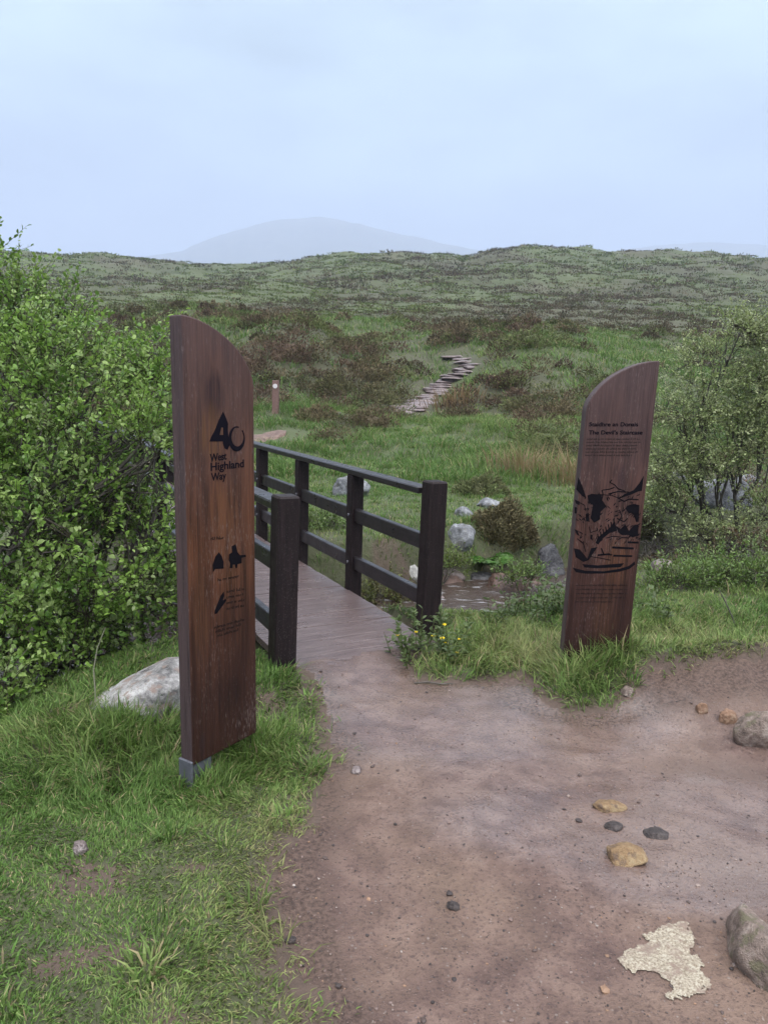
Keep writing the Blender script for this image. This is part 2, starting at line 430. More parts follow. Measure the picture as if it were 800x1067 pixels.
def soil_mat():
    m, t, b = new_mat('ground'); v = objco(t)
    a = N(t, 'ShaderNodeAttribute', attribute_name='col').outputs['Color']
    n1 = noise_n(t, v, 30, 5, .6); n2 = noise_n(t, v, 160, 3, .6)
    c = mixc(t, .55, a, mixc(t, n1, (.35, .35, .35), (1.6, 1.6, 1.6)), 'MULTIPLY')
    t.links.new(c, b.inputs['Base Color']); b.inputs['Roughness'].default_value = .85
    bump_n(t, b, math_n(t, 'ADD', n1, math_n(t, 'MULTIPLY', n2, .5)), .6, .02)
    return m
M_SOIL = soil_mat()

def path_mat():
    m, t, b = new_mat('gritty_path'); v = objco(t)
    big = noise_n(t, v, 1.3, 4, .55); mid = noise_n(t, v, 7, 5, .6); fine = noise_n(t, v, 70, 4, .65); grit = noise_n(t, v, 260, 2, .6)
    c = ramp_n(t, mid, [(.38, (.105, .064, .053)), (.5, (.148, .092, .075)), (.62, (.195, .127, .102))])
    c = mixc(t, rng_n(t, big, .42, .62, 0, .5), c, (.225, .150, .105))
    c = mixc(t, rng_n(t, fine, .52, .64, 0, .55), c, (.055, .034, .032))
    vo = N(t, 'ShaderNodeTexVoronoi', {'Vector': v, 'Scale': 95}); vo2 = N(t, 'ShaderNodeTexVoronoi', {'Vector': v, 'Scale': 38})
    rnd = N(t, 'ShaderNodeSeparateColor', {0: vo.outputs['Color']}).outputs[0]
    st = math_n(t, 'MULTIPLY', math_n(t, 'GREATER_THAN', rnd, .90), math_n(t, 'LESS_THAN', vo.outputs['Distance'], .38))
    c = mixc(t, math_n(t, 'MULTIPLY', st, .7), c, ramp_n(t, N(t, 'ShaderNodeSeparateColor', {0: vo.outputs['Color']}).outputs[1], [(0, (.06, .04, .04)), (.45, (.13, .09, .078)), (1, (.27, .22, .19))]))
    wet = N(t, 'ShaderNodeAttribute', attribute_name='wet').outputs['Fac']
    wf = rng_n(t, math_n(t, 'ADD', wet, math_n(t, 'MULTIPLY', mid, .6)), .45, .95, 0, 1)
    c = mixc(t, math_n(t, 'MULTIPLY', wf, .30), c, (.075, .05, .052))
    mud = N(t, 'ShaderNodeAttribute', attribute_name='mud').outputs['Fac']
    c = mixc(t, rng_n(t, math_n(t, 'ADD', mud, math_n(t, 'MULTIPLY', mid, .7)), .55, 1.0, 0, .75), c, mixc(t, rng_n(t, fine, .38, .62, 0, 1), (.030, .017, .013), (.135, .085, .066)))
    t.links.new(c, b.inputs['Base Color'])
    t.links.new(rng_n(t, wf, 0, 1, .6, .16), b.inputs['Roughness'])
    t.links.new(rng_n(t, wf, 0, 1, .35, 1.0), b.inputs['Specular IOR Level'])
    hgt = math_n(t, 'ADD', math_n(t, 'MULTIPLY', fine, .7), math_n(t, 'ADD', math_n(t, 'MULTIPLY', grit, .3), math_n(t, 'MULTIPLY', st, .35)))
    hgt = math_n(t, 'MULTIPLY', hgt, rng_n(t, wf, 0, 1, 1, .25))
    bump_n(t, b, hgt, 1.0, .016)
    return m
M_PATH = path_mat()
u, q = sub(Q[~pf]); ground = link('ground', mk_mesh('ground', V[u], [q], gcol.reshape(-1, 3)[u], True), M_SOIL); tag(ground, kind='structure')
u, q = sub(Q[pf]); path = link('path', mk_mesh('path', V[u], [q], None, True), M_PATH); tag(path, kind='structure')
WET = [(480, 738, .65, .34, 1.3), (545, 752, .45, .24, 1.1), (370, 700, .45, .35, .6), (330, 650, .5, .5, .7), (640, 860, .5, .2, .9), (730, 915, .3, .16, 1.2), (700, 850, .7, .22, 1.1), (780, 830, .5, .25, .7), (440, 770, .5, .3, .5), (650, 760, .6, .25, .4)]
wv = np.zeros(len(u)); 
for px, py, rx, ry, a in WET:
    p = on_z(px, py); wv += a * np.exp(-((V[u, 0] - p[0]) / rx) ** 2 - ((V[u, 1] - p[1]) / ry) ** 2)
mv = np.exp(-(psd.ravel()[u] / .13) ** 2) * .75
for px, py, rx, ry, a in [(610, 735, .5, .16, .8), (700, 715, .7, .22, .9), (800, 730, .5, .3, .8), (320, 960, .12, .3, .5), (760, 800, .4, .15, .5), (790, 930, .25, .3, .4)]:
    p = on_z(px, py); mv += a * np.exp(-((V[u, 0] - p[0]) / rx) ** 2 - ((V[u, 1] - p[1]) / ry) ** 2)
at_ = path.data.attributes.new('mud', 'FLOAT', 'POINT'); at_.data.foreach_set('value', np.clip(mv, 0, 1.1).astype(np.float32))
at_ = path.data.attributes.new('wet', 'FLOAT', 'POINT'); at_.data.foreach_set('value', np.clip(wv, 0, 1.2).astype(np.float32))

# pale mortar patch poured on the path
def patch():
    pts = [(645, 996), (672, 975), (700, 962), (716, 958), (722, 975), (718, 985), (735, 1003), (742, 1024), (716, 1038), (697, 1036), (700, 1024), (686, 1012), (668, 1010), (650, 1008)]
    P = [tuple(on_z(a, b)[:2]) for a, b in pts]
    gx, gy = np.meshgrid(np.linspace(min(p[0] for p in P) - .05, max(p[0] for p in P) + .05, 130), np.linspace(min(p[1] for p in P) - .05, max(p[1] for p in P) + .05, 110))
    sd = poly_sd(gx, gy, P) + fbm(gx / .06, gy / .06, 81, 5, .6) * .038 + fbm(gx / .012, gy / .012, 82, 2) * .008
    z = H(gx, gy) + .004 + .004 * sst(0, -.03, sd) + fbm(gx / .02, gy / .02, 83, 2) * .0015
    n, mcol = gx.shape
    i, j = np.meshgrid(np.arange(n - 1), np.arange(mcol - 1), indexing='ij')
    F = np.stack([i * mcol + j, i * mcol + j + 1, (i + 1) * mcol + j + 1, (i + 1) * mcol + j], -1).reshape(-1, 4)
    F = F[sd.ravel()[F].mean(1) < 0]
    Vv = np.stack([gx, gy, z], -1).reshape(-1, 3)
    uu, inv = np.unique(F.ravel(), return_inverse=True)
    m, t, b = new_mat('pale_mortar'); v = objco(t)
    c = ramp_n(t, noise_n(t, v, 150, 4, .65), [(.38, (.17, .13, .09)), (.5, (.30, .25, .185)), (.62, (.40, .355, .28))])
    t.links.new(mixc(t, rng_n(t, noise_n(t, v, 16, 5, .65), .50, .62, 0, .85), c, (.2, .14, .11)), b.inputs['Base Color'])
    b.inputs['Roughness'].default_value = .8; bump_n(t, b, noise_n(t, v, 220, 3), .6, .006)
    tag(link('mortar_patch', mk_mesh('mortar_patch', Vv[uu], [inv.reshape(-1, 4)], None, True), m), kind='structure')
patch()

# stream
def stream():
    ax = np.array([p[0] for p in STREAM]); ay = np.array([p[1] for p in STREAM])
    xs = np.linspace(-9, 12, 260); yc = np.interp(xs, ax, ay)
    vv = np.linspace(-1.1, 1.1, 24)
    X = np.repeat(xs[:, None], 24, 1); Y = yc[:, None] + vv[None, :]
    Z = STREAM_Z + fbm(X / .22, Y / .16, 91, 3) * .022 + 0 * X
    n, k = X.shape
    i, j = np.meshgrid(np.arange(n - 1), np.arange(k - 1), indexing='ij')
    F = np.stack([i * k + j, (i + 1) * k + j, (i + 1) * k + j + 1, i * k + j + 1], -1).reshape(-1, 4)
    m, t, b = new_mat('stream_water'); v = objco(t)
    b.inputs['Base Color'].default_value = (.05, .035, .028, 1); b.inputs['Roughness'].default_value = .12
    foam = rng_n(t, noise_n(t, mapped(t, v, (2, 5, 1)), 2.2, 5, .65), .56, .68, 0, .6)
    t.links.new(mixc(t, foam, (.05, .033, .026), (.5, .5, .52)), b.inputs['Base Color'])
    bump_n(t, b, noise_n(t, mapped(t, v, (1, 2.2, 1)), 14, 4), .5, .03)
    tag(link('stream', mk_mesh('stream', np.stack([X, Y, Z], -1).reshape(-1, 3), [F], None, True), m), kind='structure')
stream()

# far mountains, fading in the mist
def mountain(name, rowpts, Y, depth, seed):
    us = np.array([ray(a, b)[0] / ray(a, b)[1] for a, b in rowpts]); ts = np.array([ray(a, b)[2] / ray(a, b)[1] for a, b in rowpts])
    xs = np.linspace(us.min() * Y, us.max() * Y, 240); ys = np.linspace(Y - depth, Y + depth, 60)
    X, Yy = np.meshgrid(xs, ys, indexing='ij')
    ridge = EYE + np.interp(X / Y, us, ts) * Y
    f = 1 - np.abs((Yy - Y) / depth) ** 1.4
    Z = ridge * f - 15 * (1 - f) + fbm(X / 190, Yy / 190, seed, 5) * 34 * f * (1 - .7 * np.exp(-((Yy - Y) / 60) ** 2))
    n, k = X.shape
    i, j = np.meshgrid(np.arange(n - 1), np.arange(k - 1), indexing='ij')
    F = np.stack([i * k + j, (i + 1) * k + j, (i + 1) * k + j + 1, i * k + j + 1], -1).reshape(-1, 4)
    m, t, b = new_mat('mountain_heath'); v = objco(t)
    t.links.new(ramp_n(t, noise_n(t, v, .02, 6, .6), [(.35, (.05, .055, .04)), (.65, (.10, .10, .075))]), b.inputs['Base Color'])
    b.inputs['Roughness'].default_value = .9
    tag(link(name, mk_mesh(name, np.stack([X, Yy, Z], -1).reshape(-1, 3), [F], None, True), m), kind='structure')
mountain('mountain', [(60, 300), (110, 276), (145, 267), (190, 261), (215, 251), (250, 239), (290, 230), (335, 226), (370, 233), (410, 242), (450, 250), (500, 262), (560, 290)], 3900, 950, 3)
mountain('distant_ridge', [(560, 290), (620, 270), (660, 258), (700, 254), (740, 251), (790, 255), (850, 262), (1000, 290)], 4100, 750, 8)

# haze: one closed box round everything, the sky outside it
HAZE_DENS = .00048
def haze():
    bm = bmesh.new()
    bmesh.ops.create_cube(bm, size=1)
    z0, z1 = -40., 920.
    for v in bm.verts: v.co = Vector((v.co.x * 10800, v.co.y * 10800, z0 + (v.co.z + .5) * (z1 - z0)))
    m = bpy.data.materials.new('mist'); m.use_nodes = True; t = m.node_tree; t.nodes.clear()
    pv = N(t, 'ShaderNodeVolumePrincipled', {'Color': (.55, .62, .79, 1), 'Density': HAZE_DENS, 'Anisotropy': 0.0})
    o = N(t, 'ShaderNodeOutputMaterial'); t.links.new(pv.outputs[0], o.inputs['Volume'])
    tag(bm_obj('haze', bm, m), kind='stuff')
haze()

# ------------------------------------------------------------------ wood
def board_mat(name, edge_tone, tone, knots):
    m, t, b = new_mat(name); v = objco(t)
    g = noise_n(t, mapped(t, v, (1, 1, .035)), 95, 5, .6, .3)
    g2 = noise_n(t, mapped(t, v, (1, 1, .06)), 26, 4, .55, .6)
    pat = noise_n(t, mapped(t, v, (1, 1, .6)), 5, 4, .5)
    f = math_n(t, 'ADD', math_n(t, 'MULTIPLY', g, .55), math_n(t, 'MULTIPLY', g2, .45))
    c = ramp_n(t, f, [(.36, tuple(.32 * x for x in tone)), (.48, tone), (.62, tuple(1.7 * x for x in tone))])
    crack = noise_n(t, mapped(t, v, (1, 1, .012)), 150, 3, .7, .2)
    z = N(t, 'ShaderNodeSeparateXYZ', {0: v}).outputs[2]
    # greyed by weather towards the top, soaked dark towards the foot
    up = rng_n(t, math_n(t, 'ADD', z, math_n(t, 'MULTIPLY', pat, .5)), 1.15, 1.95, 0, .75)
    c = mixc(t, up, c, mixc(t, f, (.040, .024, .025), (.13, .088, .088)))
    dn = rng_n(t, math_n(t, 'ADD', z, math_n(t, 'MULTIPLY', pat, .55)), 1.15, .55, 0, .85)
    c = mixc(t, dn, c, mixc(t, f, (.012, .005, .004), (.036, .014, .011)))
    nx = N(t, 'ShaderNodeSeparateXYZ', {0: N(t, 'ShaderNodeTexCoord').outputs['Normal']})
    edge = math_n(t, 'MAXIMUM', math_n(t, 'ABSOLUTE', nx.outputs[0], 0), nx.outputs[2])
    c = mixc(t, rng_n(t, edge, .35, .8, 0, .8), c, mixc(t, f, tuple(.45 * q for q in edge_tone), tuple(1.5 * q for q in edge_tone)))  # side and top faces: weathered grey, with wet sky reflection put into the tone
    for (kx, kz, rx, rz, amt, kc) in knots:
        dd = N(t, 'ShaderNodeVectorMath', {0: mapped(t, v, (1 / rx, 0, 1 / rz), (-kx / rx, 0, -kz / rz))}, operation='LENGTH').outputs['Value']
        dd = math_n(t, 'ADD', dd, math_n(t, 'MULTIPLY', math_n(t, 'SUBTRACT', pat, .5), 1.6))
        c = mixc(t, math_n(t, 'MULTIPLY', rng_n(t, dd, .9, .45, 0, amt), rng_n(t, math_n(t, 'ADD', math_n(t, 'MULTIPLY', g, .7), math_n(t, 'MULTIPLY', crack, .3)), .42, .58, .15, 1)), c, kc)
    c = mixc(t, rng_n(t, crack, .60, .70, 0, .85), c, (.010, .006, .005))
    scuff = noise_n(t, mapped(t, v, (1, 1, .15)), 210, 3, .6)
    c = mixc(t, rng_n(t, math_n(t, 'ADD', scuff, math_n(t, 'MULTIPLY', math_n(t, 'SUBTRACT', pat, .5), .5)), .60, .72, 0, .55), c, (.20, .15, .14))
    knot = math_n(t, 'MULTIPLY', rng_n(t, noise_n(t, mapped(t, v, (1.6, 1, .42), (.7, 2, .3)), 7, 2, .4), .66, .76, 0, .8), 1.0)
    c = mixc(t, knot, c, (.022, .014, .016))
    t.links.new(c, b.inputs['Base Color'])
    t.links.new(rng_n(t, f, .3, .7, .5, .7), b.inputs['Roughness']); b.inputs['Specular IOR Level'].default_value = .2
    bump_n(t, b, math_n(t, 'SUBTRACT', f, math_n(t, 'MULTIPLY', crack, .8)), .8, .008)
    return m
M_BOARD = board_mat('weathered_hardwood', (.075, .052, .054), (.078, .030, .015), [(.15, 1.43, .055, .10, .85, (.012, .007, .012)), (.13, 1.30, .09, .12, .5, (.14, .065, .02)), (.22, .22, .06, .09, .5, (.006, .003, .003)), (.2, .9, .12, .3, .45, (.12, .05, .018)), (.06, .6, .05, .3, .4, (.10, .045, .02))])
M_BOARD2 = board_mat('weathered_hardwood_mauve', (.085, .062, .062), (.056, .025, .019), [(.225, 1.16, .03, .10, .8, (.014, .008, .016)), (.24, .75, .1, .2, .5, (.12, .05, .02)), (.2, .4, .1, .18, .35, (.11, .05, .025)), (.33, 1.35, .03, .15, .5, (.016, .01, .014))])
def flat_mat(name, col, rough=.6, spec=.5, metal=0, nscale=60, amt=.25):
    m, t, b = new_mat(name); n = noise_n(t, objco(t), nscale, 4, .6)
    t.links.new(mixc(t, n, tuple(c * (1 - amt) for c in col), tuple(c * (1 + amt) for c in col)), b.inputs['Base Color'])
    b.inputs['Roughness'].default_value = rough; b.inputs['Specular IOR Level'].default_value = spec; b.inputs['Metallic'].default_value = metal
    return m
M_INK = flat_mat('burnt_engraving', (.006, .005, .009), .7, .06)
M_CHAR = flat_mat('charred_carving', (.006, .005, .007), .7, .06, 0, 120, .5)
M_FINE = flat_mat('fine_engraving', (.008, .005, .005), .6, .2)
M_STEEL = flat_mat('galvanised_steel', (.10, .10, .115), .5, .4, .2, 40, .4)

def post_mat(name, dark, pale, rough, speck=.6):
    m, t, b = new_mat(name); v = objco(t)
    g = noise_n(t, mapped(t, v, (1, 1, .05)), 80, 5, .6, .3)
    s = noise_n(t, v, 130, 4, .7)
    c = ramp_n(t, g, [(.3, tuple(.5 * x for x in dark)), (.55, dark), (.75, tuple(1.9 * x for x in dark))])
    c = mixc(t, rng_n(t, s, .58, .68, 0, speck), c, pale)
    t.links.new(c, b.inputs['Base Color']); b.inputs['Specular IOR Level'].default_value = .2
    t.links.new(rng_n(t, noise_n(t, v, 9, 3), .35, .65, rough - .12, rough + .12), b.inputs['Roughness'])
    bump_n(t, b, math_n(t, 'ADD', g, math_n(t, 'MULTIPLY', s, .4)), .4, .005)
    return m
M_POST = post_mat('dark_stained_timber', (.015, .009, .0095), (.095, .08, .072), .6)
def rail_mat():
    m, t, b = new_mat('dark_wet_rail'); v = objco(t)
    g = noise_n(t, mapped(t, v, (1, .05, 1)), 80, 5, .6, .3); s = noise_n(t, v, 130, 4, .7)
    c = ramp_n(t, g, [(.3, (.008, .006, .007)), (.55, (.016, .012, .014)), (.75, (.032, .027, .029))])
    c = mixc(t, rng_n(t, s, .6, .72, 0, .5), c, (.12, .11, .10))
    t.links.new(c, b.inputs['Base Color'])
    t.links.new(rng_n(t, noise_n(t, v, 9, 3), .35, .65, .26, .45), b.inputs['Roughness'])
    bump_n(t, b, g, .3, .004)
    return m
M_RAIL = rail_mat()
def deck_mat():
    m, t, b = new_mat('wet_deck_boards'); v = objco(t)
    g = noise_n(t, mapped(t, v, (.07, 1, 1)), 60, 5, .6, .2); p = noise_n(t, v, 3, 4); s = noise_n(t, v, 60, 4, .65)
    c = ramp_n(t, g, [(.3, (.065, .043, .042)), (.5, (.125, .088, .084)), (.7, (.19, .145, .14))])
    c = mixc(t, rng_n(t, s, .56, .7, 0, .6), c, (.04, .028, .028))
    c = mixc(t, rng_n(t, p, .4, .65, 0, .5), c, (.08, .055, .054))
    t.links.new(c, b.inputs['Base Color']); t.links.new(rng_n(t, p, .35, .65, .2, .42), b.inputs['Roughness'])
    bump_n(t, b, math_n(t, 'ADD', g, s), .5, .006)
    return m
M_DECK = deck_mat()

# ------------------------------------------------------------------ footbridge
def footbridge():
    root = empty('footbridge', (B0[0], B0[1], 0), math.atan2(BDIR[1], BDIR[0]) - math.pi / 2)
    tag(root, 'dark timber footbridge with three-bar railings and wet plank deck across the stream', 'footbridge')
    SPAN, NP, SX = 1.1, 8, .53
    def beam(name, x, y0, y1, zc, sx, sz, m, bev=.006):
        bm = bmesh.new(); box_bm(bm, (x, (y0 + y1) / 2, zc), (sx, y1 - y0, sz), bev); return bm_obj(name, bm, m, root)
    off = {1: .16, -1: -.16}
    for s in (1, -1):
        o = off[s]
        for k in range(NP):
            t = o + k * SPAN
            bm = bmesh.new()
            if k == 0:
                h = .965; box_bm(bm, (s * (SX + .015), t, (h - .45) / 2), (.122, .122, h + .45), .010, Matrix.Rotation(R(.9), 3, 'Y'))
            else:
                h = .875; box_bm(bm, (s * SX, t, (h - .22) / 2), (.098, .098, h + .22), .006)
            po = bm_obj('post', bm, M_POST, root)
            if k:
                for zc in (.575, .215):
                    bb = bmesh.new()
                    r_ = bmesh.ops.create_cone(bb, cap_ends=True, segments=10, radius1=.012, radius2=.010, depth=.01)
                    for v in r_['verts']: v.co = Vector((s * (SX - .0535) + s * v.co.z * -1, t + v.co.x, zc + v.co.y))
                    bm_obj('bolt', bb, M_STEEL, po)
        y0, y1 = o, o + (NP - 1) * SPAN
        beam('handrail', s * SX, y0 + .077, y1 + .08, .899, .105, .044, M_RAIL, .007)
        for k in range(NP - 1):
            a = o + k * SPAN + (.075 if k == 0 else .051); e = o + (k + 1) * SPAN - .051
            for zc in (.575, .215): beam('rail', s * (SX - .004), a, e, zc, .045, .10, M_RAIL, .005)
        beam('bearer', s * .36, .1, y1 + .3, -.155, .12, .2, M_POST, .01)
    bm = bmesh.new(); y = -.22; k = 0
    while y < 8.1:
        wd = .118; box_bm(bm, (random.uniform(-.006, .006), y + wd / 2, -.018 + random.uniform(-.002, .002)), (.95, wd, .045), .002); y += wd + .0025
    bm_obj('deck', bm, M_DECK, root)
    return root
footbridge()

# ------------------------------------------------------------------ marker boards
class Board:
    def __init__(s, origin, xdir, W, T, Hh, h1, high_left, lean=0.0, tilt=0.0):
        s.W, s.T, s.Hh, s.h1, s.hl = W, T, Hh, h1, high_left
        xd = Vector((xdir[0], xdir[1], 0)).normalized()
        M = Matrix((xd, Vector((-xd.y, xd.x, 0)), Vector((0, 0, 1)))).transposed()
        M = M @ Matrix.Rotation(lean, 3, 'Y') @ Matrix.Rotation(tilt, 3, 'X')
        s.M = M; s.o = Vector(origin); s.inv = M.inverted()
    def root(s, name):
        o = empty(name, s.o); o.rotation_euler = s.M.to_euler(); return o
    def uv(s, px, py):                        # pixel on the photo -> place on the board's front face
        d = s.inv @ Vector(ray(px, py)); c = s.inv @ (Vector((0, 0, EYE)) - s.o)
        t = -c.y / d.y; p = c + d * t
        return (p.x, p.z)
    def slab(s, m, parent, z0=0.0):
        p = 1.7; pts = [(0, z0), (s.W, z0)]
        for a in np.linspace(0, 1, 26):
            uu = math.sin(a * math.pi / 2); dr = 1 - (max(0, 1 - uu ** p)) ** (1 / p)
            pts.append((uu * s.W, s.Hh - dr * (s.Hh - s.h1)))
        pts = pts[:2] + pts[2:][::-1]
        if not s.hl: pts = [(s.W - a, b) for a, b in pts][::-1]
        bm = bmesh.new()
        f = bm.faces.new([bm.verts.new((a, 0, b)) for a, b in pts])
        g = bmesh.ops.extrude_face_region(bm, geom=[f])
        for v in g['geom']:
            if isinstance(v, bmesh.types.BMVert): v.co.y += s.T
        bmesh.ops.recalc_face_normals(bm, faces=bm.faces)
        es = [e for e in bm.edges if len(e.link_faces) == 2 and e.calc_face_angle() > 1.2]
        bmesh.ops.bevel(bm, geom=es, offset=.006, segments=2, affect='EDGES', profile=.5)
        return bm_obj('board', bm, m, parent)
    def polys(s, name, polys, m, parent, proud=.0012):
        bm = bmesh.new()
        for P in polys:
            P = [p for i, p in enumerate(P) if i == 0 or (abs(p[0] - P[i - 1][0]) + abs(p[1] - P[i - 1][1])) > 1e-6]
            f = bm.faces.new([bm.verts.new((a, -proud, b)) for a, b in P])
        bmesh.ops.recalc_face_normals(bm, faces=bm.faces)
        for f in bm.faces:
            if f.normal.y > 0: f.normal_flip()
        bmesh.ops.triangulate(bm, faces=bm.faces)
        g = bmesh.ops.extrude_face_region(bm, geom=list(bm.faces))
        for v in g['geom']:
            if isinstance(v, bmesh.types.BMVert): v.co.y += .004
        bmesh.ops.recalc_face_normals(bm, faces=bm.faces)
        return bm_obj(name, bm, m, parent)
    def stroke(s, pts, w):                     # ribbon polygons along a polyline (list of quads)
        out = []
        ws = w if isinstance(w, (list, tuple)) else [w] * len(pts)
        for i, ((ax, az), (bx, bz)) in enumerate(zip(pts[:-1], pts[1:])):
            L = math.hypot(bx - ax, bz - az) + 1e-9; nx, nz = -(bz - az) / L, (bx - ax) / L
            w0, w1 = ws[i] / 2, ws[i + 1] / 2
            out.append([(ax + nx * w0, az + nz * w0), (ax - nx * w0, az - nz * w0), (bx - nx * w1, bz - nz * w1), (bx + nx * w1, bz + nz * w1)])
        return out
    def fine_lines(s, rows, hgt, seed):        # lines of lettering too small to read
        rr = random.Random(seed); out = []
        for (a, b) in rows:
            (ax, az), (bx, bz) = a, b
            L = math.hypot(bx - ax, bz - az); x = 0
            while x < L - hgt * .5:
                for k in range(rr.randint(2, 8)):
                    wl = hgt * rr.uniform(.35, .6); hh = hgt * rr.choice((.62, .62, .66, 1.0))
                    if x + wl > L: break
                    t0, t1 = x / L, (x + wl) / L
                    p0 = (ax + (bx - ax) * t0, az + (bz - az) * t0); p1 = (ax + (bx - ax) * t1, az + (bz - az) * t1)
                    bar = hgt * .2
                    out.append([p0, (p0[0] + bar, p0[1]), (p0[0] + bar, p0[1] + hh), (p0[0], p0[1] + hh)])
                    zt = rr.choice((0, .42)) * hgt
                    out.append([(p0[0] + bar, p0[1] + zt), (p1[0], p1[1] + zt), (p1[0], p1[1] + zt + bar), (p0[0] + bar, p0[1] + zt + bar)])
                    x += wl + hgt * .14
                x += hgt * .5
        return out
    def text(s, body, left, right, cap, m, parent, bold=.012, name='lettering'):
        # left, right: baseline ends on the board (u, v); cap: letter size
        cu = bpy.data.curves.new('lettering', 'FONT'); cu.body = body; cu.size = 1; cu.offset = bold; cu.extrude = .02
        o = bpy.data.objects.new('lettering_source', cu); COL.objects.link(o)
        bpy.context.view_layer.update()
        me = bpy.data.meshes.new_from_object(o.evaluated_get(bpy.context.evaluated_depsgraph_get()))
        bpy.data.objects.remove(o); bpy.data.curves.remove(cu)
        me.name = name
        xs = [v.co.x for v in me.vertices]; x0, x1 = min(xs), max(xs)
        (ax, az), (bx, bz) = left, right
        L = math.hypot(bx - ax, bz - az); sx = L / (x1 - x0); sz = cap / .72
        cx, cz = (bx - ax) / L, (bz - az) / L
        for v in me.vertices:
            a = (v.co.x - x0) * sx; h = v.co.y * sz; dep = v.co.z * .05
            v.co = Vector((ax + a * cx, -.0006 - dep * .9, az + a * cz + h))
        return link(name, me, m, parent)

GA = on_z(200.5, 799, .045); GB = on_z(269, 764, .045)
LB = Board((GA[0], GA[1], GA[2]), (GB - GA)[:2], .362, .066, 1.725, 1.475, True, R(-.8))
lb = LB.root('marker_board')
tag(lb, 'tall reddish wooden board carved with a large 40, standing by the pale boulder', 'marker board')
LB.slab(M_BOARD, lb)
def zz(ox, oy, sc_):                       # enlarged-view coordinates -> photo pixels -> board
    return lambda B, pts: [B.uv(ox + a / sc_, oy + b / sc_) for a, b in pts]
e5 = zz(210, 420, 11.85)
four = [(265, 105), (300, 180), (326, 250), (322, 330), (330, 420), (350, 470), (345, 520), (318, 575), (285, 560), (262, 500), (252, 472), (98, 472), (112, 430), (165, 330), (215, 200)]
hole = [(240, 300), (222, 392), (268, 392), (266, 300)]
loop = four[:11] + [hole[1] and (252, 472)][:0] + four[11:]
# the numeral as two legs and a bar so that the slot stays open
p_left = [(265, 105), (240, 300), (222, 392), (268, 392), (262, 472), (98, 472), (112, 430), (165, 330), (215, 200)]
p_right = [(265, 105), (300, 180), (326, 250), (322, 330), (330, 420), (350, 470), (345, 520), (318, 575), (285, 560), (262, 500), (262, 472), (268, 392), (266, 300), (240, 300)]
ring = []
for k in range(30):
    a0 = 75 + k * 11.0; a1 = a0 + 11.0
    def rp(a, r_): return (432 + math.cos(R(a)) * 100 * r_, 440 - math.sin(R(a)) * 155 * r_)
    def th(a): return .10 + .32 * max(0, math.sin(R((a - 110) / 255 * 180))) ** .8 if a < 372 else .10
    ring.append([rp(a0, 1), rp(a1, 1), rp(a1, 1 - th(a1)), rp(a0, 1 - th(a0))])
LB.polys('emblem', [e5(LB, p) for p in [p_left, p_right]], M_INK, lb)
LB.polys('emblem_ring', [e5(LB, p) for p in ring], M_INK, lb, .0018)
for body, a, b, cap in [('West', (218.7, 481), (236, 478.5), .030), ('Highland', (219.5, 490.5), (254, 486.5), .031), ('Way', (220, 501), (235.5, 499), .030)]:
    LB.text(body, LB.uv(*a), LB.uv(*b), cap, M_INK, lb, .014)
e2 = zz(200, 560, 9.7)
logo1 = [[(272, 150), (300, 190), (318, 245), (318, 315), (232, 320), (215, 350), (208, 280), (235, 195)]]
logo1b = []
logo2 = [[(375, 170), (405, 150), (400, 90), (440, 70), (460, 150), (485, 180), (540, 175), (545, 195), (500, 205), (500, 260), (460, 270), (455, 310), (440, 310), (435, 275), (412, 275), (408, 310), (380, 310), (385, 260), (370, 230)]]
logo3 = [[(320, 550), (290, 590), (230, 740), (228, 775), (250, 770), (345, 640), (340, 620), (310, 640), (325, 590)]]
LB.polys('crest', [e2(LB, p) for p in logo1], M_CHAR, lb); LB.polys('crest', [e2(LB, p) for p in logo2], M_CHAR, lb)
LB.polys('leaf_emblem', [e2(LB, p) for p in logo3], M_CHAR, lb)
rows = []
def row(B, x0, y0, x1, y1, e=e2):
    a, b = e(B, [(x0, y0), (x1, y1)]); rows.append((a, b))
row(LB, 190, 28, 330, 12); row(LB, 260, 445, 490, 400)
for k in range(4): row(LB, 350, 560 + k * 58, 530, 530 + k * 56)
for k in range(3): row(LB, 225 + k * 14, 925 + k * 42, 530 - k * 20, 840 + k * 48)
for i, (a, b) in enumerate([(0, 1), (1, 2), (2, 6), (6, 9)]): LB.polys('fine_print', LB.fine_lines(rows[a:b], .0125, 3 + i), M_FINE, lb)
# galvanised foot plate showing under the corner
bm = bmesh.new(); box_bm(bm, (.06, .033, -.09), (.1, .05, .2), .004)
bm_obj('metal_foot', bm, M_STEEL, lb)
bm = bmesh.new(); box_bm(bm, (-.004, .033, -.055), (.012, .074, .15), .003)
bm_obj('metal_foot', bm, M_STEEL, lb)

RA = on_z(585, 690, .09); RB = on_z(657, 690, .09)
RBd = Board((RA[0], RA[1], -.06), (1, .10), .365, .066, 1.775, 1.50, False, R(1.35))
rb = RBd.root('marker_board')
tag(rb, 'dark wooden board with a charred carved stairway scene, right of the path', 'marker board')
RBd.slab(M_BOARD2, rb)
for body, a, b, cap, bold in [('Staidhre an Donais', (613.5, 444), (664.5, 444), .021, .02), ("The Devil’s Staircase", (613, 452.5), (669, 452.5), .021, .02)]:
    RBd.text(body, RBd.uv(*a), RBd.uv(*b), cap, M_INK, rb, bold, 'heading')
rows = []
for k in range(6):
    rows.append((RBd.uv(611 - k * .3, 458 + k * 3.4), RBd.uv(668.5 - k * .4 - (8 if k == 5 else random.uniform(0, 4)), 458 + k * 3.4)))
for k in range(5):
    rows.append((RBd.uv(600 - k * .2, 610.5 + k * 4.3), RBd.uv(655 - k * .3 - (14 if k == 4 else random.uniform(0, 3)), 610.5 + k * 4.3)))
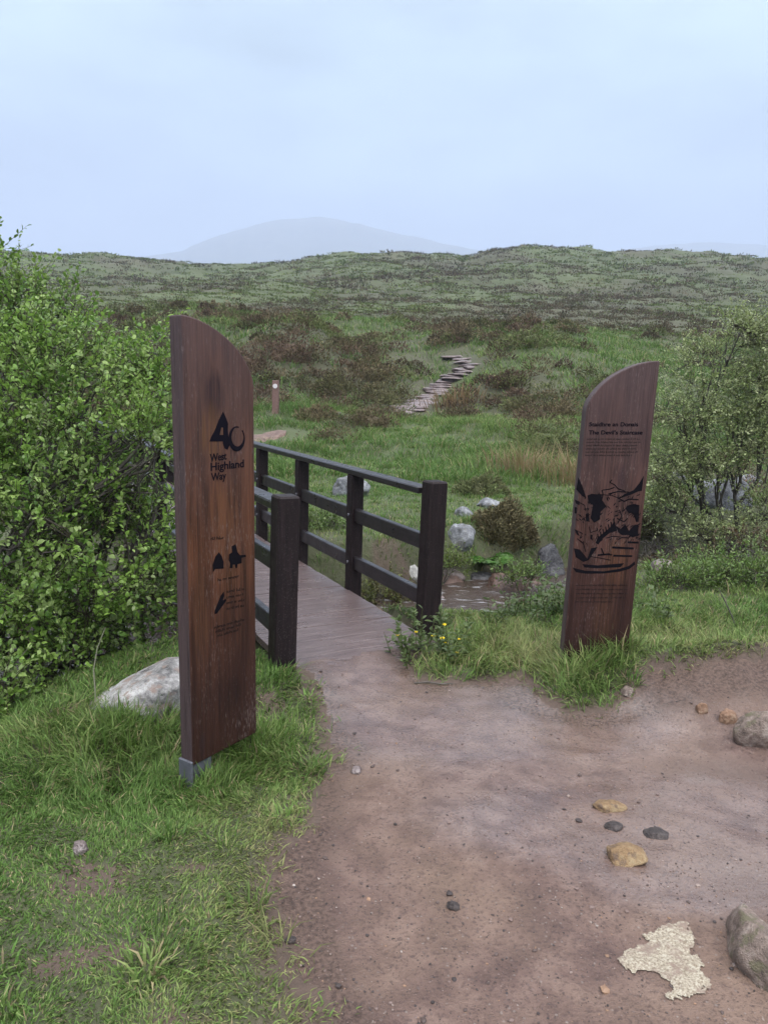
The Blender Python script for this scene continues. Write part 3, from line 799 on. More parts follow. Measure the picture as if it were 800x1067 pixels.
RBd.polys('small_print', RBd.fine_lines(rows[:6], .0085, 5), M_FINE, rb); RBd.polys('small_print', RBd.fine_lines(rows[6:], .0085, 6), M_FINE, rb)
e1 = zz(585, 485, 8.0)
solid = [[(140, 100), (172, 170), (205, 270), (170, 255), (122, 200)],
         [(684, 85), (668, 212), (640, 215), (580, 242), (480, 275), (520, 240), (600, 205), (645, 150)],
         [(215, 250), (250, 235), (330, 245), (338, 290), (372, 340), (325, 385), (318, 450), (270, 478), (240, 440), (250, 385), (262, 330), (225, 310)],
         [(200, 405), (225, 395), (232, 470), (205, 465)],
         [(545, 335), (600, 320), (648, 330), (645, 385), (615, 420), (585, 395), (560, 400), (530, 360)],
         [(600, 405), (645, 390), (640, 470), (618, 470)],
         [(452, 500), (490, 530), (530, 490), (560, 545), (600, 500), (640, 490), (636, 585), (590, 600), (560, 580), (500, 580), (470, 555)],
         [(282, 645), (300, 600), (320, 585), (400, 520), (440, 465), (462, 545), (400, 562), (335, 615), (305, 660)],
         [(100, 690), (150, 700), (185, 740), (222, 790), (180, 805), (118, 765)],
         [(245, 690), (300, 680), (270, 720), (225, 790), (212, 785)],
         [(170, 822), (300, 833), (520, 815), (490, 848), (300, 857), (190, 850)],
         [(90, 852), (200, 878), (350, 882), (480, 862), (560, 838), (608, 800), (612, 825), (565, 862), (480, 886), (350, 900), (200, 902), (120, 890)],
         [(112, 285), (150, 300), (148, 330), (120, 320)], [(108, 345), (128, 350), (126, 400), (110, 400)], [(240, 575), (258, 580), (252, 622), (238, 610)], [(105, 530), (130, 540), (150, 590), (125, 575)]]
pol = [e1(RBd, p) for p in solid]
def st(pts, w): return RBd.stroke(e1(RBd, pts), w)
for pts, w in [([(420, 118), (400, 140), (440, 160), (468, 193), (525, 212)], .005), ([(335, 205), (345, 240), (330, 300)], .006), ([(340, 205), (400, 197), (440, 182)], .005),
               ([(390, 237), (470, 217), (560, 222)], .006), ([(470, 270), (520, 300), (560, 280), (640, 285)], .007), ([(300, 240), (420, 250), (480, 275)], .004), ([(420, 683), (600, 692)], .011), ([(430, 752), (588, 756)], .010),
               ([(550, 640), (640, 643)], .010), ([(300, 748), (400, 738)], .009), ([(240, 760), (300, 768), (410, 790)], .004), ([(370, 605), (430, 590), (560, 605)], .005), ([(460, 440), (520, 470), (550, 440)], .006),
               ([(480, 370), (500, 420), (470, 480)], .005), ([(230, 510), (240, 560), (300, 540)], .004), ([(150, 310), (190, 330), (200, 380)], .004), ([(130, 610), (180, 650), (200, 720)], .005), ([(330, 690), (350, 740), (420, 745)], .007)]:
    pol += st(pts, w)
for k in range(7):                              # the little stair of the carving
    x, y = 300 + k * 22, 610 - k * 20
    pol += st([(x, y - 40), (x + 8, y + 12)], .006)
rr_ = random.Random(4)
for k in range(150):
    x = rr_.uniform(112, 640); y = rr_.uniform(240, 660)
    if (x - 200) / 480 + (y - 240) / 900 < .02 or (180 < x < 300 and y > 500 and rr_.random() < .6): continue
    a = rr_.choice((-1, 1)) * rr_.uniform(.5, 1.4) if x < 430 else -rr_.uniform(.3, 1.2); L = rr_.uniform(14, 52)
    pol += st([(x, y), (x + L * .5 * math.cos(a) + rr_.uniform(-4, 4), y + L * .5 * math.sin(a)), (x + L * math.cos(a), y + L * math.sin(a))], [.001, rr_.uniform(.003, .008), .001])
RBd.polys('carved_relief', pol, M_CHAR, rb)

# ------------------------------------------------------------------ rocks
def rock_mesh(size, seed, cuts=7, sub=4, rough=.16):
    bm = bmesh.new(); bmesh.ops.create_icosphere(bm, subdivisions=sub, radius=1)
    rr = random.Random(seed); pl = []
    for k in range(cuts):
        v = Vector((rr.gauss(0, 1), rr.gauss(0, 1), rr.gauss(0, .8))).normalized(); pl.append((v, rr.uniform(.62, .9)))
    off = Vector((seed * 3.1, seed * 1.7, 0))
    for v in bm.verts:
        c = v.co.copy()
        c *= 1 + .30 * mnoise.fractal(c * .9 + off, 1, 2, 2) * .8
        for n, d in pl:
            e = c.dot(n) - d
            if e > 0: c -= n * e * .85
        c *= 1 + rough * .5 * mnoise.fractal(c * 3.2 + off, .9, 2, 4)
        v.co = Vector((c.x * size[0], c.y * size[1], c.z * size[2]))
    return bm
def rock(name, m, p, size, seed, rz=0., sink=.3, cuts=7, sub=4, rough=.16, label=None, cat='rock', group=None, tilt=0.):
    o = bm_obj(name, rock_mesh(size, seed, cuts, sub, rough), m, None, True)
    o.location = (p[0], p[1], p[2] + size[2] * (1 - 2 * sink)); o.rotation_euler = (tilt, 0, rz)
    return tag(o, label, cat, group)
p = on_z(150, 748, .0)
rock('boulder', M_GRANITE, (p[0] + .06, p[1] + .20, hz(p[0] + .06, p[1] + .2) - .03), (.36, .28, .19), 9, .3, .38, 2, 5, .10, 'large pale lichen-speckled boulder in the grass behind the left marker board', 'boulder')
def rock_px(name, m, px, py, wpx, hpx, seed, label, cat='rock', group=None, y0=1.2, deep=.8, **k):
    p = hit(px, py + hpx * .42, y0); s = np.linalg.norm(p - np.array((0, 0, EYE))) / 800
    return rock(name, m, (p[0], p[1] + wpx * s * .3, p[2]), (wpx * s / 1.75, wpx * s / 1.75 * deep, hpx * s / 1.5), seed, label=label, cat=cat, group=group, **k)
rock_px('boulder', M_GREY, 480, 560, 34, 28, 11, 'rounded grey boulder on the grass just right of the near bridge post', 'boulder', y0=7.6)
rock_px('boulder', M_DARKROCK, 573, 592, 30, 42, 12, 'upright dark wet boulder beside the right marker board, in the stream bank', 'boulder', y0=7.6)
rock_px('stone', M_WHITE, 431, 598, 15, 16, 13, 'small whitish stone seen under the middle bridge rail by the near post', 'stone', y0=7.2)
rock_px('stone', M_GREY, 511, 525, 22, 11, 14, 'low grey stone on the far bank behind the round heather bush', 'stone', y0=8)
rock_px('stone', M_GREY, 484, 534, 17, 10, 15, 'small grey stone on the far bank directly above the grey boulder', 'stone', y0=8)
rock_px('boulder', M_GREY, 366, 508, 36, 22, 16, 'grey boulder on the far bank partly hidden by the second railing post', 'boulder', y0=9)
rock_px('boulder', M_RED, 532, 612, 46, 26, 17, 'reddish peaty boulder at the edge of the stream below the fern', 'boulder', y0=6.8)
rock_px('boulder', M_GREY, 756, 516, 44, 34, 18, 'large grey boulder showing through the branches of the willow tree', 'boulder', y0=9.5)
rock_px('boulder', M_GREY, 706, 501, 20, 16, 19, 'smaller pale rock left of the grey boulder behind the willow', 'boulder', y0=9.5)
rock_px('boulder', M_GREY, 785, 503, 24, 12, 20, 'flat grey rock at the right edge of the photo behind the willow', 'boulder', y0=9.5)
rock_px('rock', M_BROWNROCK, 791, 768, 36, 34, 21, 'angular brown rock on the right edge of the path by the soil bank', 'rock', deep=.7, sink=.22)
rock_px('stone', M_ORANGE, 760, 748, 14, 14, 22, 'orange stone lying on the soil bank beside the angular brown rock', 'stone', sink=.25)
rock_px('stone', M_ORANGE, 733, 740, 11, 11, 23, 'smallest orange-pink stone on the soil bank behind the right board', 'stone', sink=.3)
rock_px('stone', M_OCHRE, 655, 897, 36, 13, 24, 'yellow ochre stone set flat in the middle of the path', 'stone', sink=.40, rough=.12, deep=.75)
rock_px('stone', M_OCHRE, 637, 843, 26, 8, 25, 'thin ochre stone almost buried in the path beyond the yellow one', 'stone', sink=.47, rough=.1)
rock_px('stone', M_SLATE, 685, 872, 20, 6, 26, 'flat dark slate lying right of the yellow path stone', 'stone', sink=.3)
rock_px('stone', M_SLATE, 640, 864, 15, 6, 27, 'small dark slate touching the top of the yellow path stone', 'stone', sink=.25)
rock_px('boulder', M_BROWNROCK, 793, 996, 40, 38, 28, 'long brown mossy boulder at the bottom right edge of the path', 'boulder', deep=2.2, sink=.3, rough=.12)
rock_px('clod', M_SLATE, 472, 947, 11, 6, 29, 'small dark clod of earth lying alone on the pinkish path', 'clod', sink=.2)
rock_px('clod', M_SLATE, 302, 982, 9, 5, 30, 'dark clod at the left edge of the path by the lawn', 'clod', sink=.2)
rock_px('stone', M_PINK, 82, 887, 13, 12, 31, 'small pinkish stone lying in the grass of the lawn', 'stone', sink=.2)
rock_px('stone', M_PINK, 371, 804, 12, 6, 32, 'small pale stone near the left edge of the path by the lawn', 'stone', sink=.3)
rock_px('stone', M_BROWNROCK, 655, 722, 12, 9, 33, 'small brown stone in the grass tuft at the foot of the right board', 'stone', sink=.3)
k = 40
for px, py, wpx, hpx in [(478, 640, 34, 12), (500, 632, 28, 10), (455, 628, 26, 14), (520, 622, 24, 10), (430, 642, 20, 10), (470, 655, 22, 9), (545, 628, 22, 10), (410, 655, 24, 9), (490, 620, 18, 9), (442, 615, 24, 14), (485, 648, 20, 9), (508, 644, 18, 8), (460, 645, 26, 10), (525, 638, 20, 9), (495, 640, 16, 8), (480, 630, 20, 10), (535, 618, 18, 9), (450, 636, 18, 9), (512, 628, 14, 8), (675, 605, 26, 16), (690, 590, 22, 14), (470, 600, 26, 16)]:
    k += 1
    rock_px('stream_stone', M_PINK if k % 3 else M_RED, px, py, wpx, hpx, k, 'flat wet pinkish stone lying in the stream between the bridge and the right board', 'stone', 'stones in the stream bed', y0=6.0, sink=.35, sub=3)
for px, py, wpx, hpx, mt in [(440, 606, 26, 14, 0), (468, 608, 30, 14, 1), (500, 606, 30, 16, 0), (556, 612, 22, 14, 1), (418, 628, 22, 12, 0), (455, 640, 18, 8, 2), (528, 632, 18, 8, 2), (610, 606, 26, 14, 0), (395, 640, 24, 12, 1), (512, 640, 14, 6, 2), (350, 620, 26, 14, 0)]:
    k += 1
    rock_px('bank_rock', (M_DARKROCK, M_RED, M_GREY)[mt], px, py, wpx, hpx, k, 'dark wet rock wedged in the peaty bank of the stream', 'rock', 'wet rocks along the stream bank', y0=6.2, sink=.3, sub=3)
# grey slabs of the stepped hill path
k = 80
M_SLAB = rock_mat('stair_slab', (.10, .075, .07), (.215, .155, .15), (.37, .285, .28), 4, .5, None, .3)
_rs = random.Random(12)
for i in range(30):
    q = i / 29
    px = float(np.interp(q, [0, .25, .5, .75, .88, 1], [420, 441, 463, 482, 494, 478])); py = float(np.interp(q, [0, .25, .5, .75, .88, 1], [430, 419, 406, 390, 381, 371]))
    px += _rs.uniform(-7, 7) * (1 - .4 * q); wpx = _rs.uniform(26, 42) * (1 - .2 * q)
    k += 1
    rock_px('stone_slab', M_SLAB, px, py, wpx, _rs.uniform(3, 5), k, 'flat pinkish slab forming one step of the stone path up the hill', 'stone slab', 'slabs of the stone path up the hill', y0=15, deep=.8, sink=.36, sub=3, rz=_rs.uniform(-.5, .5))

# a strip of worn path on the far side: bare earth where the trail leaves the bridge
def trail():
    V_, F_ = [], []
    pts = [hit(*q, 9) for q in [(170, 486), (195, 478), (215, 470), (240, 463), (262, 458), (280, 455), (298, 452)]]
    P = np.array([p[:2] for p in pts]); s = np.linspace(0, len(P) - 1, 120)
    X = np.interp(s, range(len(P)), P[:, 0]); Y = np.interp(s, range(len(P)), P[:, 1])
    tx, ty = np.gradient(X), np.gradient(Y); L = np.hypot(tx, ty); nx, ny = -ty / L, tx / L
    ws = np.linspace(-.38, .38, 9)
    wd_ = ((1 + .3 * np.sin(s * 5)) * np.interp(s, [0, 4.5, 6], [1, 1, .5]))[:, None]
    gx = X[:, None] + nx[:, None] * ws * wd_; gy = Y[:, None] + ny[:, None] * ws * wd_
    gz = H(gx, gy) + .05 - .06 * (np.abs(ws) > .36)
    i, j = np.meshgrid(np.arange(119), np.arange(8), indexing='ij')
    F = np.stack([i * 9 + j, (i + 1) * 9 + j, (i + 1) * 9 + j + 1, i * 9 + j + 1], -1).reshape(-1, 4)[:, ::-1]
    tag(link('hill_trail', mk_mesh('hill_trail', np.stack([gx, gy, gz], -1).reshape(-1, 3), [F], None, True), M_PATH), kind='structure')
    return np.stack([X, Y], -1)
TRAIL = trail()
STEPS = [tuple(hit(*q, 15)[:2]) for q in [(424, 431), (441, 419), (459, 407), (472, 395), (484, 385), (478, 377), (470, 370)]]

# distant way post
def way_post():
    p = hit(287, 430, 15); s = p[1] / 800
    root = empty('way_post', (p[0], p[1], p[2] - .1)); tag(root, 'slim brown way post with a pale round badge, standing on the hillside beyond the bridge', 'way post')
    h = 33 * s + .1; w_ = 6.5 * s
    bm = bmesh.new(); box_bm(bm, (0, 0, h / 2), (w_, w_, h), .012)
    bm_obj('post', bm, flat_mat('brown_post', (.16, .09, .075), .6, .4, 0, 25, .4), root)
    bm = bmesh.new(); bmesh.ops.create_cone(bm, cap_ends=True, segments=20, radius1=w_ * .36, radius2=w_ * .36, depth=.02)
    for v in bm.verts: v.co = Vector((v.co.x, -w_ / 2 - .011 + v.co.z, h - .16 + v.co.y))
    bm_obj('badge', bm, flat_mat('pale_badge', (.6, .55, .55), .5), root)
way_post()

# ------------------------------------------------------------------ pebbles and crumbs on the path
def pebbles():
    mb = MB(); n = 18000
    th = rng.uniform(-.62, .62, n); r = 1.25 * np.exp(rng.uniform(0, 1, n) * math.log(5 / 1.25))
    x, y = r * np.sin(th), r * np.cos(th)
    ok = (path_sd(x, y) < -.01); x, y = x[ok], y[ok]
    z = H(x, y)
    s = .0016 + .0035 * rng.power(.28, len(x)) * rng.uniform(.3, 1, len(x)); pe = path_sd(x, y); big_ = rng.uniform(0, 1, len(x)) < .035 + .07 * np.exp(-(pe / .14) ** 2); s = np.where(big_, s * rng.uniform(1.6, 3.4, len(x)), s)
    base = np.array([(1, 0, 0), (-1, 0, 0), (0, 1, 0), (0, -1, 0), (0, 0, 1), (0, 0, -1)], float)
    bm = bmesh.new(); bmesh.ops.create_icosphere(bm, subdivisions=1, radius=1)
    bv = np.array([v.co[:] for v in bm.verts]); bf = np.array([[v.index for v in f.verts] for f in bm.faces]); bm.free()
    m = len(x)
    jit = 1 + rng.uniform(-.28, .28, (m, len(bv), 1))
    sc3 = np.stack([rng.uniform(.8, 1.4, m), rng.uniform(.7, 1.2, m), rng.uniform(.4, .8, m)], -1)
    P = bv[None] * jit * sc3[:, None, :] * s[:, None, None]
    a = rng.uniform(0, 6.28, m); ca, sa = np.cos(a), np.sin(a)
    X = P[..., 0] * ca[:, None] - P[..., 1] * sa[:, None] + x[:, None]; Y = P[..., 0] * sa[:, None] + P[..., 1] * ca[:, None] + y[:, None]
    Z = P[..., 2] + (z + s * .2)[:, None]
    V_ = np.stack([X, Y, Z], -1).reshape(-1, 3)
    F = (bf[None] + (np.arange(m) * len(bv))[:, None, None]).reshape(-1, 3)
    pal = np.array([(.15, .10, .085), (.08, .052, .044), (.21, .155, .13), (.035, .024, .022), (.30, .25, .22), (.24, .14, .085)])
    c = pal[rng.choice(6, m, p=[.30, .27, .10, .28, .015, .035])] * rng.uniform(.8, 1.2, (m, 1))
    mt, t, b = new_mat('pebble'); t.links.new(N(t, 'ShaderNodeAttribute', attribute_name='col').outputs['Color'], b.inputs['Base Color']); b.inputs['Roughness'].default_value = .6
    tag(link('pebbles', mk_mesh('pebbles', V_, [F], np.repeat(c, len(bv), 0)), mt), kind='stuff')
pebbles()

# ------------------------------------------------------------------ grass
def blades(mb, P, L, W, head, tilt, bend, col):
    n = len(P)
    d1 = np.stack([np.sin(tilt) * np.cos(head), np.sin(tilt) * np.sin(head), np.cos(tilt)], -1)
    t2 = tilt + bend
    d2 = np.stack([np.sin(t2) * np.cos(head), np.sin(t2) * np.sin(head), np.cos(t2)], -1)
    tw = head + rng.uniform(-.9, .9, n)
    sd = np.stack([-np.sin(tw), np.cos(tw), np.zeros(n)], -1) * (W / 2)[:, None]
    mid = P + d1 * (L * .5)[:, None]; tip = mid + d2 * (L * .5)[:, None]
    V_ = np.stack([P - sd * .8, P + sd * .8, mid - sd, mid + sd, tip], 1)
    k = np.arange(n)[:, None] * 5
    mb.add(V_.reshape(-1, 3), [k + np.array([[0, 1, 3, 2]]), k + np.array([[2, 3, 4]])], np.repeat(col, 5, 0))
def sample(n, r0, r1, half=.74, area=True):
    th = rng.uniform(-half, half, n)
    q = rng.uniform(0, 1, n)
    r = np.sqrt(r0 * r0 + q * (r1 * r1 - r0 * r0)) if area else r0 * np.exp(q * math.log(r1 / r0))
    return r * np.sin(th), r * np.cos(th)
def gcols(n, x, y, fresh=.5):
    pal = np.array([(.080, .150, .032), (.125, .198, .050), (.175, .228, .072), (.24, .245, .10), (.32, .26, .145)])
    tone = np.clip(fbm(x / 1.1, y / 1.1, 101, 3) * .9 + fresh + rng.normal(0, .22, n), 0, .999)
    pos = tone * 3; i = np.floor(pos).astype(int); f = (pos - i)[:, None]
    c = pal[i] * (1 - f) + pal[np.minimum(i + 1, 3)] * f
    dry = rng.uniform(0, 1, n) < .07
    c[dry] = pal[4] * rng.uniform(.7, 1.1, (dry.sum(), 1))
    return c * rng.uniform(.55, 1.45, (n, 1))
LONG = []   # (x, y, radius, extra length)
for px, py, rad, ex in [(270, 775, .16, .13), (215, 800, .10, .10), (150, 760, .30, .10), (60, 765, .5, .09), (610, 712, .16, .16), (640, 700, .14, .14), (560, 690, .5, .05), (300, 700, .18, .10), (500, 675, .5, .08), (720, 672, .6, .08), (430, 690, .2, .06), (120, 800, .3, .04), (310, 880, .12, .04)]:
    p = on_z(px, py, 0.03); LONG.append((p[0], p[1], rad, ex))
def lawn_len(x, y):
    l = .025 + .011 * fbm(x / .4, y / .4, 111, 3) + .022 * sst(2.2, 3.4, y)
    for lx, ly, rad, ex in LONG: l = l + ex * .62 * np.exp(-((x - lx) ** 2 + (y - ly) ** 2) / rad ** 2)
    l = l + .018 * sst(4.4, 5.0, y) * (x > 0)
    return l * (1 - .65 * sst(1.9, 1.1, seg_dist(x, y, STREAM)))
def lawn():
    mb = MB()
    for n, r0, r1, wd in [(170000, 1.3, 3.0, .0042), (230000, 3.0, 6.3, .0052)]:
        x, y = sample(n, r0, r1)
        sd = path_sd(x, y)
        bb = bare(x, y)
        z = H(x, y)
        ok = (rng.uniform(0, 1, n) < sst(-.03, .17, sd + .08 * fbm(x / .05, y / .05, 63, 2))) & (rng.uniform(0, 1, n) < 1 - .72 * sst(.3, .95, bb + rng.normal(0, .2, n))) & (z > -.42) & (seg_dist(x, y, STREAM) > .55)
        t_ = (x - B0[0]) * BDIR[0] + (y - B0[1]) * BDIR[1]; s_ = (x - B0[0]) * BRT[0] + (y - B0[1]) * BRT[1]
        ok &= ~((t_ > -.3) & (np.abs(s_) < .52))
        x, y, z = x[ok], y[ok], z[ok]; m = len(x)
        L = lawn_len(x, y) * rng.uniform(.5, 1.35, m)
        # clumped headings, as trodden turf lies
        head = fbm(x / .18, y / .18, 121, 2) * 5 + rng.uniform(-1.5, 1.5, m)
        tl = np.clip(rng.normal(.85, .38, m), .02, 1.5) * np.clip(1.15 - L * 2.2, .55, 1.1)
        blades(mb, np.stack([x, y, z - .004], -1), L, wd * rng.uniform(.6, 1.3, m) * (1 + 1.5 * np.clip(L - .1, 0, .2)), head, tl, rng.uniform(.1, .9, m), gcols(m, x, y, .46 - .22 * sst(.1, .6, fbm(x / .6, y / .6, 61, 3)) - .2 * (y > 4.2) * (x > 0)))
    # coarser tufts standing in the turf
    cx, cy = sample(900, 1.4, 6.0); sd = path_sd(cx, cy); cz = H(cx, cy)
    ok = (sd > .04) & (cz > -.42) & (seg_dist(cx, cy, STREAM) > .9) & ~((np.abs((cx - B0[0]) * BRT[0] + (cy - B0[1]) * BRT[1]) < .55) & ((cx - B0[0]) * BDIR[0] + (cy - B0[1]) * BDIR[1] > -.3))
    for X, Y in zip(cx[ok], cy[ok]):
        n = int(rng.integers(14, 46)); sp_ = rng.uniform(.012, .04); x = X + rng.normal(0, sp_, n); y = Y + rng.normal(0, sp_, n)
        L = rng.uniform(.04, .095) * rng.uniform(.5, 1.2, n); c = gcols(n, x, y, rng.uniform(.05, .6)) * rng.uniform(.7, 1.15)
        blades(mb, np.stack([x, y, H(x, y) - .004], -1), L, rng.uniform(.0035, .0085) * rng.uniform(.7, 1.2, n), np.arctan2(y - Y, x - X) + rng.normal(0, .6, n), np.clip(rng.normal(.6, .3, n), .02, 1.3), rng.uniform(.2, 1.0, n), c)
    tag(mb.build('lawn_grass', M_PLANT), kind='stuff')
lawn()
def on_trail(x, y):
    return np.minimum(seg_dist(x, y, [tuple(p) for p in TRAIL[::8]]), seg_dist(x, y, STEPS) + .05)
def meadow():
    mb = MB()
    def keep(x, y, z):
        t_ = (x - B0[0]) * BDIR[0] + (y - B0[1]) * BDIR[1]; s_ = (x - B0[0]) * BRT[0] + (y - B0[1]) * BRT[1]
        return (seg_dist(x, y, STREAM) > .80 + .25 * fbm(x / .4, y / .4, 77, 3)) & (z > -.42) & (on_trail(x, y) > .75) & ~((t_ > -.3) & (t_ < 8.2) & (np.abs(s_) < .52))
    # short sward between the tussocks
    for n, r0, r1, l0, wd in [(80000, 6.3, 13, .07, .0065), (60000, 13, 26, .10, .012), (50000, 26, 58, .16, .024)]:
        x, y = sample(n, r0, r1, .74); z = H(x, y)
        ok = keep(x, y, z) & (rng.uniform(0, 1, n) < 1 - .3 * sst(0, .5, heath(x, y)) * (y > 10))
        x, y, z = x[ok], y[ok], z[ok]; m = len(x)
        blades(mb, np.stack([x, y, z - .01], -1), l0 * rng.uniform(.5, 1.5, m), wd * rng.uniform(.6, 1.4, m), rng.uniform(0, 6.28, m), np.clip(rng.normal(.6, .35, m), .02, 1.3), rng.uniform(.1, .8, m), gcols(m, x, y, .42))
    for nt_, r0, r1, nb, sp_, l0, wd in [(2300, 6.3, 13, 48, .075, .15, .007), (4800, 13, 26, 36, .15, .30, .013), (8000, 26, 60, 24, .28, .42, .028)]:
        X, Y = sample(nt_, r0, r1, .74); Z = H(X, Y); hh = heath(X, Y)
        flat = np.exp(-((Y - 10.0) / 1.8) ** 2) * (X > -3)
        ok = keep(X, Y, Z) & (rng.uniform(0, 1, nt_) < (1 - .5 * sst(-.05, .6, hh) * (Y > 10)) * (1 - .45 * flat))
        X, Y = X[ok], Y[ok]; m = len(X)
        size = rng.uniform(.45, 1.3, m) * (.75 + .5 * (fbm(X / 3, Y / 3, 151, 3) + .3)) * (1 - .5 * flat[ok]); size = np.clip(size, .3, 1.7)
        fresh = np.clip(.42 + .55 * fbm(X / 4.5, Y / 6, 153, 3) + rng.normal(0, .14, m), .02, .95)
        xi = np.repeat(X, nb) + rng.normal(0, 1, m * nb) * np.repeat(sp_ * size, nb); yi = np.repeat(Y, nb) + rng.normal(0, 1, m * nb) * np.repeat(sp_ * size, nb)
        N_ = m * nb
        L = np.repeat(l0 * size, nb) * rng.uniform(.5, 1.2, N_)
        hd = np.arctan2(yi - np.repeat(Y, nb), xi - np.repeat(X, nb)) + rng.normal(0, .5, N_)
        rad = np.hypot(yi - np.repeat(Y, nb), xi - np.repeat(X, nb)) / np.repeat(sp_ * size, nb)
        c = gcols(N_, xi, yi, 0) * 0 + gcols(N_, xi * 0 + 50, yi * 0, np.repeat(fresh, nb))
        blades(mb, np.stack([xi, yi, H(xi, yi) - .01], -1), L, wd * rng.uniform(.6, 1.3, N_), hd, np.clip(.15 + .28 * rad + rng.normal(0, .12, N_), .02, 1.2), rng.uniform(.2, .9, N_), c)
    tag(mb.build('hillside_grass', M_PLANT), kind='stuff')
meadow()

# ------------------------------------------------------------------ heather and far moor
def clump(mb, c, rad, hgt, n, col, sprig, spread=.22):
    """a dome of short upright sprigs; each a thin two-faced spray"""
    u_ = rng.uniform(0, 1, n); ph = rng.uniform(0, 2 * math.pi, n)
    rr = np.sqrt(u_) ; lob = 1 + .28 * np.sin(ph * 2 + rng.uniform(0, 6)) + .16 * np.sin(ph * 5 + rng.uniform(0, 6))
    x = rr * np.cos(ph) * rad * lob; y = rr * np.sin(ph) * rad * lob
    top = hgt * np.sqrt(np.clip(1 - rr ** 2.2, 0, 1)) * (1 + .25 * np.sin(x / rad * 4 + c[0]) * np.cos(y / rad * 4))
    z = top * rng.uniform(.25, 1, n) ** .5
    P = np.stack([c[0] + x, c[1] + y, c[2] + z], -1)
    out = np.stack([x / rad, y / rad, np.full(n, .75)], -1) + rng.normal(0, .35, (n, 3))
    out /= np.linalg.norm(out, axis=1)[:, None]
    L = sprig * rng.uniform(.6, 1.4, n)
    sd = np.cross(out, rng.normal(0, 1, (n, 3))); sd /= np.linalg.norm(sd, axis=1)[:, None] + 1e-9
    Wd = L * .16
    a = P - out * (L * .5)[:, None]; b = P + out * (L * .5)[:, None]
    V_ = np.stack([a, P - sd * Wd[:, None], b, P + sd * Wd[:, None]], 1).reshape(-1, 3)
    k = np.arange(n)[:, None] * 4
    cc = np.asarray(col)[None] * rng.uniform(1 - spread * 1.6, 1 + spread * 1.6, (n, 1))
    mb.add(V_, [k + np.array([[0, 1, 2, 3]])], np.repeat(cc, 4, 0))
HEA = np.array([(.115, .088, .050), (.10, .09, .042), (.115, .13, .048), (.135, .105, .058), (.11, .072, .048)])
def heather_cover():
    mb = MB(); cnt = 0
    for n, r0, r1 in [(420, 10.5, 24), (1900, 24, 64)]:
        x, y = sample(n, r0, r1, .66, False); hh = heath(x, y); z = H(x, y)
        ok = (hh + rng.normal(0, .22, n) > .16) & (y < 58) & (on_trail(x, y) > 1.5) & (seg_dist(x, y, STREAM) > 1.2)
        for X, Y, Z in zip(x[ok], y[ok], z[ok]):
            s = Y / 800
            rad = rng.uniform(.24, .55) + Y * .005; h = rad * rng.uniform(.7, 1.1)
            clump(mb, (X, Y, Z - .05), rad, h, int(np.clip(130 - Y, 60, 120) * 2.6), HEA[rng.integers(5)] * rng.uniform(.55, 1.15), max(.05, 3.0 * s))
    tag(mb.build('heather', M_HEATHER), kind='stuff')
heather_cover()
def far_moor():
    mb = MB(); n = 30000
    th = rng.uniform(-.66, .66, n); r = 46 * np.exp(rng.uniform(0, 1, n) * math.log(255 / 46))
    x, y = r * np.sin(th), r * np.cos(th); z = H(x, y); hh = heath(x, y); pt = fbm(x / 9, y / 13, 161, 4)
    GC = np.array([(.095, .125, .036), (.11, .14, .040), (.115, .10, .046), (.125, .16, .042)])
    for X, Y, Z, f, q in zip(x, y, z, hh, pt):
        s = Y / 800
        if Y < 58 and rng.uniform() > (Y - 44) / 16: continue
        hea = f * .75 + q * 1.3 + rng.normal(0, .26) > .10
        if hea:
            rad = rng.uniform(2.2, 7.5) * s; h = rad * rng.uniform(.45, .95); col = HEA[rng.integers(5)] * rng.uniform(.42, .85)
        else:
            rad = rng.uniform(3, 9) * s; h = rad * rng.uniform(.12, .35); col = GC[rng.integers(4)] * rng.uniform(.7, 1.15)
        h *= 1 - .5 * min(1, max(0, (Y - 150) / 60))
        clump(mb, (X, Y, Z - .1 * rad), rad, h, 22, col, rad * .36)
    tag(mb.build('far_moor_vegetation', M_HEATHER), kind='stuff')
far_moor()

def clump_thing(name, px, py, wpx, hpx, col, n, label, cat, group=None, y0=7.5, sprig=None):
    p = hit(px, py + hpx * .45, y0); s = p[1] / 800
    mb = MB(); rad, hh_ = wpx * s / 2, hpx * s * .92
    clump(mb, (0, 0, -.03), rad * .8, hh_, int(n * 1.7), col, sprig or max(.035, 3 * s), .3)
    for q in range(6):
        an = q * 1.05 + rng.uniform(-.4, .4); d_ = rad * rng.uniform(.5, .8)
        clump(mb, (math.cos(an) * d_, math.sin(an) * d_, -.04), rad * rng.uniform(.28, .45), hh_ * rng.uniform(.45, .85), int(n * .3), np.asarray(col) * rng.uniform(.75, 1.25) * (1, rng.uniform(.95, 1.2), 1), sprig or max(.035, 3 * s), .3)
    bm = bmesh.new(); bmesh.ops.create_icosphere(bm, subdivisions=3, radius=1)
    cv = np.array([v.co[:] for v in bm.verts]); cf = np.array([[v.index for v in f.verts] for f in bm.faces]); bm.free()
    cv = cv * (1 + .12 * np.sin(cv[:, :1] * 7 + px) * np.cos(cv[:, 1:2] * 6)) * np.array((wpx * s * .30, wpx * s * .30, hpx * s * .55)) + np.array((0, 0, -.03))
    mb.add(cv, [cf], np.asarray(col) * .8)
    o = mb.build(name, M_HEATHER); o.location = (p[0], p[1] + wpx * s * .3, p[2])
    return tag(o, label, cat, group)
clump_thing('heather_bush', 524, 546, 76, 52, (.125, .105, .055), 3600, 'round brown-green heather bush on the far bank right of the grey boulder', 'heather bush', y0=8, sprig=.045)
